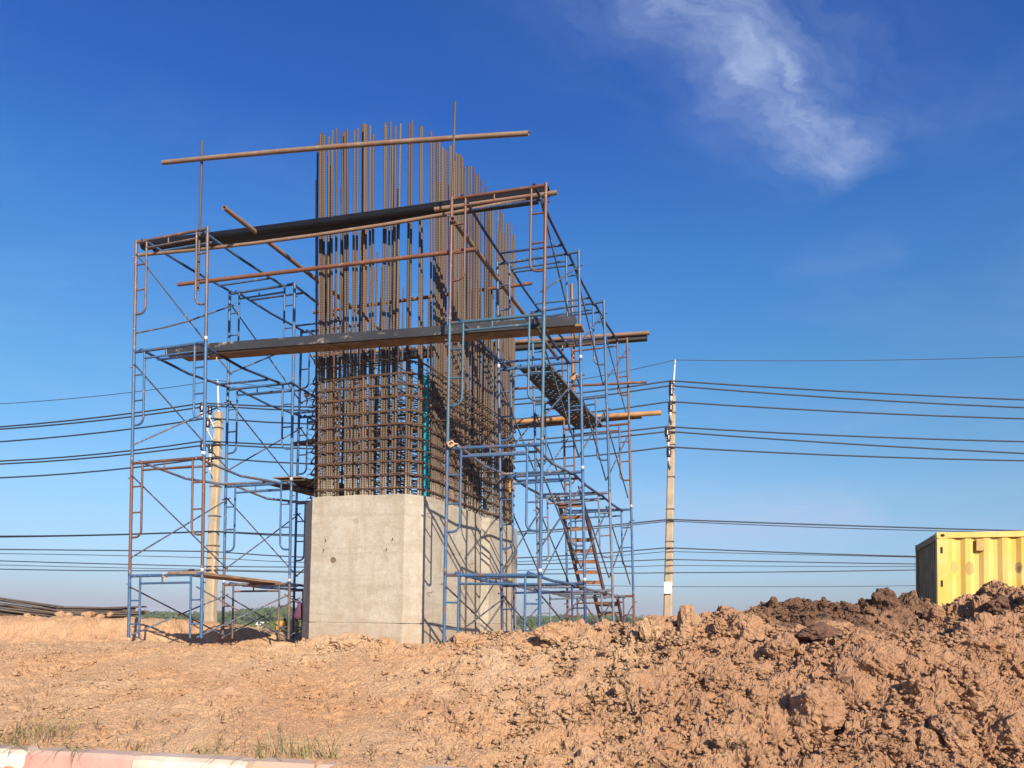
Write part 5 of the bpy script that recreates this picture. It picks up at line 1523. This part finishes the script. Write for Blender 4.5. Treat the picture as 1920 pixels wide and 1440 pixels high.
def crown_mesh(seed, n, rx, rz):
    """many small leaf faces spread through an uneven volume made of several clumps"""
    r_ = random.Random(seed); cl = [(r_.gauss(0, .42) * rx, r_.gauss(0, .42) * rx, r_.uniform(-.35, .55) * rz, r_.uniform(.3, .6)) for _ in range(9)]; mb_ = MB()
    for k in range(n):
        cx__, cy__, cz__, cr = cl[r_.randrange(9)]; d = Vector((r_.gauss(0, 1), r_.gauss(0, 1), r_.gauss(0, .8))).normalized() * (r_.random() ** .4)
        p = Vector((cx__, cy__, cz__)) + Vector((d.x * cr * rx, d.y * cr * rx, d.z * cr * rz)); a_ = Vector((r_.gauss(0, 1), r_.gauss(0, 1), r_.gauss(0, 1))).normalized(); b_ = a_.orthogonal().normalized(); s_ = r_.uniform(.05, .11) * rx
        mb_.add([p + a_ * s_, p + b_ * s_ * .8, p - a_ * s_ * .9, p - b_ * s_ * .7], [(0, 1, 2, 3)])
    return mb_.mesh('crown')


CROWNS = [crown_mesh(900 + k, 420, 1.0, .8) for k in range(5)]
tm = MB(); tm.tube([(0, 0, -.6), (.02, 0, .0), (0, .02, .5), (.05, 0, 1.0)], .07, 6, rs=[.09, .07, .055, .03]); tm.tube([(0, .0, .45), (.2, .05, .8)], .03, 5, rs=[.04, .02]); tm.tube([(0, .0, .5), (-.18, -.08, .85)], .03, 5, rs=[.04, .02]); TRUNK = tm.mesh('trunk')


def tree(px, py_top, Yd, rpx, label, mat='leaf_a', k=0, group='trees on the far plain'):
    zt = at_y(px, py_top, Yd).z; x = at_y(px, py_top, Yd).x; zg = CAMZ - 2.55; h = max(2.0, zt - zg); r = rpx / F * Yd
    root = empty('tree', (x, Yd, zg), label=label, cat='tree', group=group)
    link('trunk', TRUNK, M['trunk'], root, Matrix.Diagonal((h * .9, h * .9, h * .62, 1)))
    link('crown', CROWNS[k % 5], M[mat], root, Matrix.Translation((0, 0, h * .60)) @ Matrix.Rotation(k * 1.3, 4, 'Z') @ Matrix.Diagonal((r, r, h * .34, 1)))


TR = [(272, 1156, 190, 13), (291, 1152, 205, 12), (316, 1153, 200, 13), (334, 1157, 215, 9), (365, 1160, 230, 10), (420, 1157, 240, 11), (440, 1153, 250, 12), (468, 1156, 230, 11), (494, 1158, 240, 12), (518, 1160, 235, 11), (1012, 1161, 230, 12), (1046, 1158, 240, 12), (1079, 1161, 230, 12), (1112, 1160, 230, 12), (1134, 1157, 220, 11), (1160, 1148, 200, 9), (1176, 1151, 200, 10), (1195, 1163, 230, 12), (1222, 1165, 240, 12)]
TLAB = ['leftmost rounded tree on the far plain, right of the bar pile', 'taller tree beside the leftmost rounded one on the far plain', 'broad tree framed by the left front scaffold legs', 'small tree framed by the left front scaffold, right of the broad one', 'low tree left of the left concrete pole', 'tree just right of the left concrete pole on the far plain', 'tree second to the right of the left concrete pole', 'tree seen between the second row posts, left part', 'tree seen between the second row posts, middle', 'tree seen between the second row posts, right part',
        'far tree right behind the pier, beside its right edge', 'far tree under the right scaffold, left of the stairs', 'far tree under the right scaffold, behind the middle posts', 'far tree behind the lower stair, left', 'far tree behind the lower stair', 'tallest far tree right behind the lower stair', 'far tree beside the rear right post', 'low tree right of the right scaffold', 'low tree just left of the right concrete pole']
for i, (px, py, Yd, rp) in enumerate(TR): tree(px, py, Yd, rp, TLAB[i], 'leaf_a' if i % 3 else 'leaf_b', i)


# wooded ridge far behind: reads as one mass
def far_wood():
    r_ = random.Random(3); V = []; Fc = []
    for k in range(1500):
        px = r_.uniform(-500, 2450); Yd = r_.choice([330, 380, 440, 520, 640]) * r_.uniform(.95, 1.05)
        hill = 7 * math.exp(-((px - 520) / 75) ** 2) + 4 * math.exp(-((px - 1130) / 120) ** 2) + 3.0 * math.exp(-((px - 620) / 60) ** 2)
        x = at_y(px, 1160, Yd).x; zg = CAMZ - 2.6; hh = (r_.uniform(2.4, 4.6) + hill * .62) * Yd / 480; w = r_.uniform(4, 9)
        for q in range(26):
            p = Vector((x + r_.gauss(0, .5) * w, Yd + r_.gauss(0, 3), zg + hh * (r_.random() ** .6))); a_ = Vector((r_.gauss(0, 1), r_.gauss(0, .6), r_.gauss(0, 1))).normalized(); b_ = a_.orthogonal().normalized(); s_ = r_.uniform(.5, 1.4); b0 = len(V)
            V += [tuple(p + a_ * s_), tuple(p + b_ * s_), tuple(p - a_ * s_ * .8), tuple(p - b_ * s_)]; Fc.append((b0, b0 + 1, b0 + 2, b0 + 3))
    me = bpy.data.meshes.new('far_wood'); me.from_pydata(V, [], Fc); me.update(); tag(link('far_wood', me, M['leaf_a']), 'bluish line of far woods along the horizon', 'wood', kind='stuff')


far_wood()
# low bushes on the plain and a white-roofed shed far off
def far_bushes():
    r_ = random.Random(13); V = []; Fc = []
    for k in range(420):
        Yd = r_.uniform(75, 220); px = r_.uniform(-300, 1700); x = at_y(px, 1160, Yd).x; w = r_.uniform(1.0, 3.2); hh = r_.uniform(.5, 2.0)
        for q in range(22):
            p = Vector((x + r_.gauss(0, .5) * w, Yd + r_.gauss(0, .6) * w, CAMZ - 2.6 + hh * r_.random())); a_ = Vector((r_.gauss(0, 1), r_.gauss(0, 1), r_.gauss(0, 1))).normalized(); b_ = a_.orthogonal().normalized(); s_ = r_.uniform(.15, .42); b0 = len(V)
            V += [tuple(p + a_ * s_), tuple(p + b_ * s_), tuple(p - a_ * s_), tuple(p - b_ * s_)]; Fc.append((b0, b0 + 1, b0 + 2, b0 + 3))
    me = bpy.data.meshes.new('far_bushes'); me.from_pydata(V, [], Fc); me.update(); tag(link('far_bushes', me, M['leaf_b']), 'low green scrub on the plain behind the bank', 'scrub', kind='stuff')


far_bushes()
q = at_y(493, 1172.5, 150); root = empty('shed', (q.x, q.y, CAMZ - 2.5), label='tiny far shed with a white roof on the green plain', cat='shed')
mb = MB(); mb.box((-.9, -1, 0), (.9, 1, 1.0)); mb.build('wall', M['patch'], root)
mb = MB(); mb.add([(-1.1, -1.2, .95), (1.1, -1.2, .95), (1.1, 0, 1.5), (-1.1, 0, 1.5), (1.1, 1.2, .95), (-1.1, 1.2, .95), (-1.1, -1.2, .9), (1.1, -1.2, .9)], [(0, 1, 2, 3), (3, 2, 4, 5), (6, 7, 1, 0)]); mb.build('roof', M['white_sign'], root)


# ================================================================== HAZE: one closed box of thin air round the whole scene
hm = bpy.data.materials.new('thin_air'); hm.use_nodes = True; hn = hm.node_tree
for n_ in list(hn.nodes):
    if n_.type == 'BSDF_PRINCIPLED': hn.nodes.remove(n_)
pv = hn.nodes.new('ShaderNodeVolumePrincipled'); pv.inputs['Color'].default_value = (.86, .90, 1.0, 1); pv.inputs['Density'].default_value = .0004; pv.inputs['Anisotropy'].default_value = 0.0
hn.links.new(pv.outputs[0], hn.nodes['Material Output'].inputs['Volume'])
mb = MB(); mb.box((-4600, -60, CAMZ - 4.2), (4600, 2600, CAMZ + 13.0)); tag(mb.build('haze', hm), 'thin pale haze in the air over the plain', 'haze', kind='stuff')
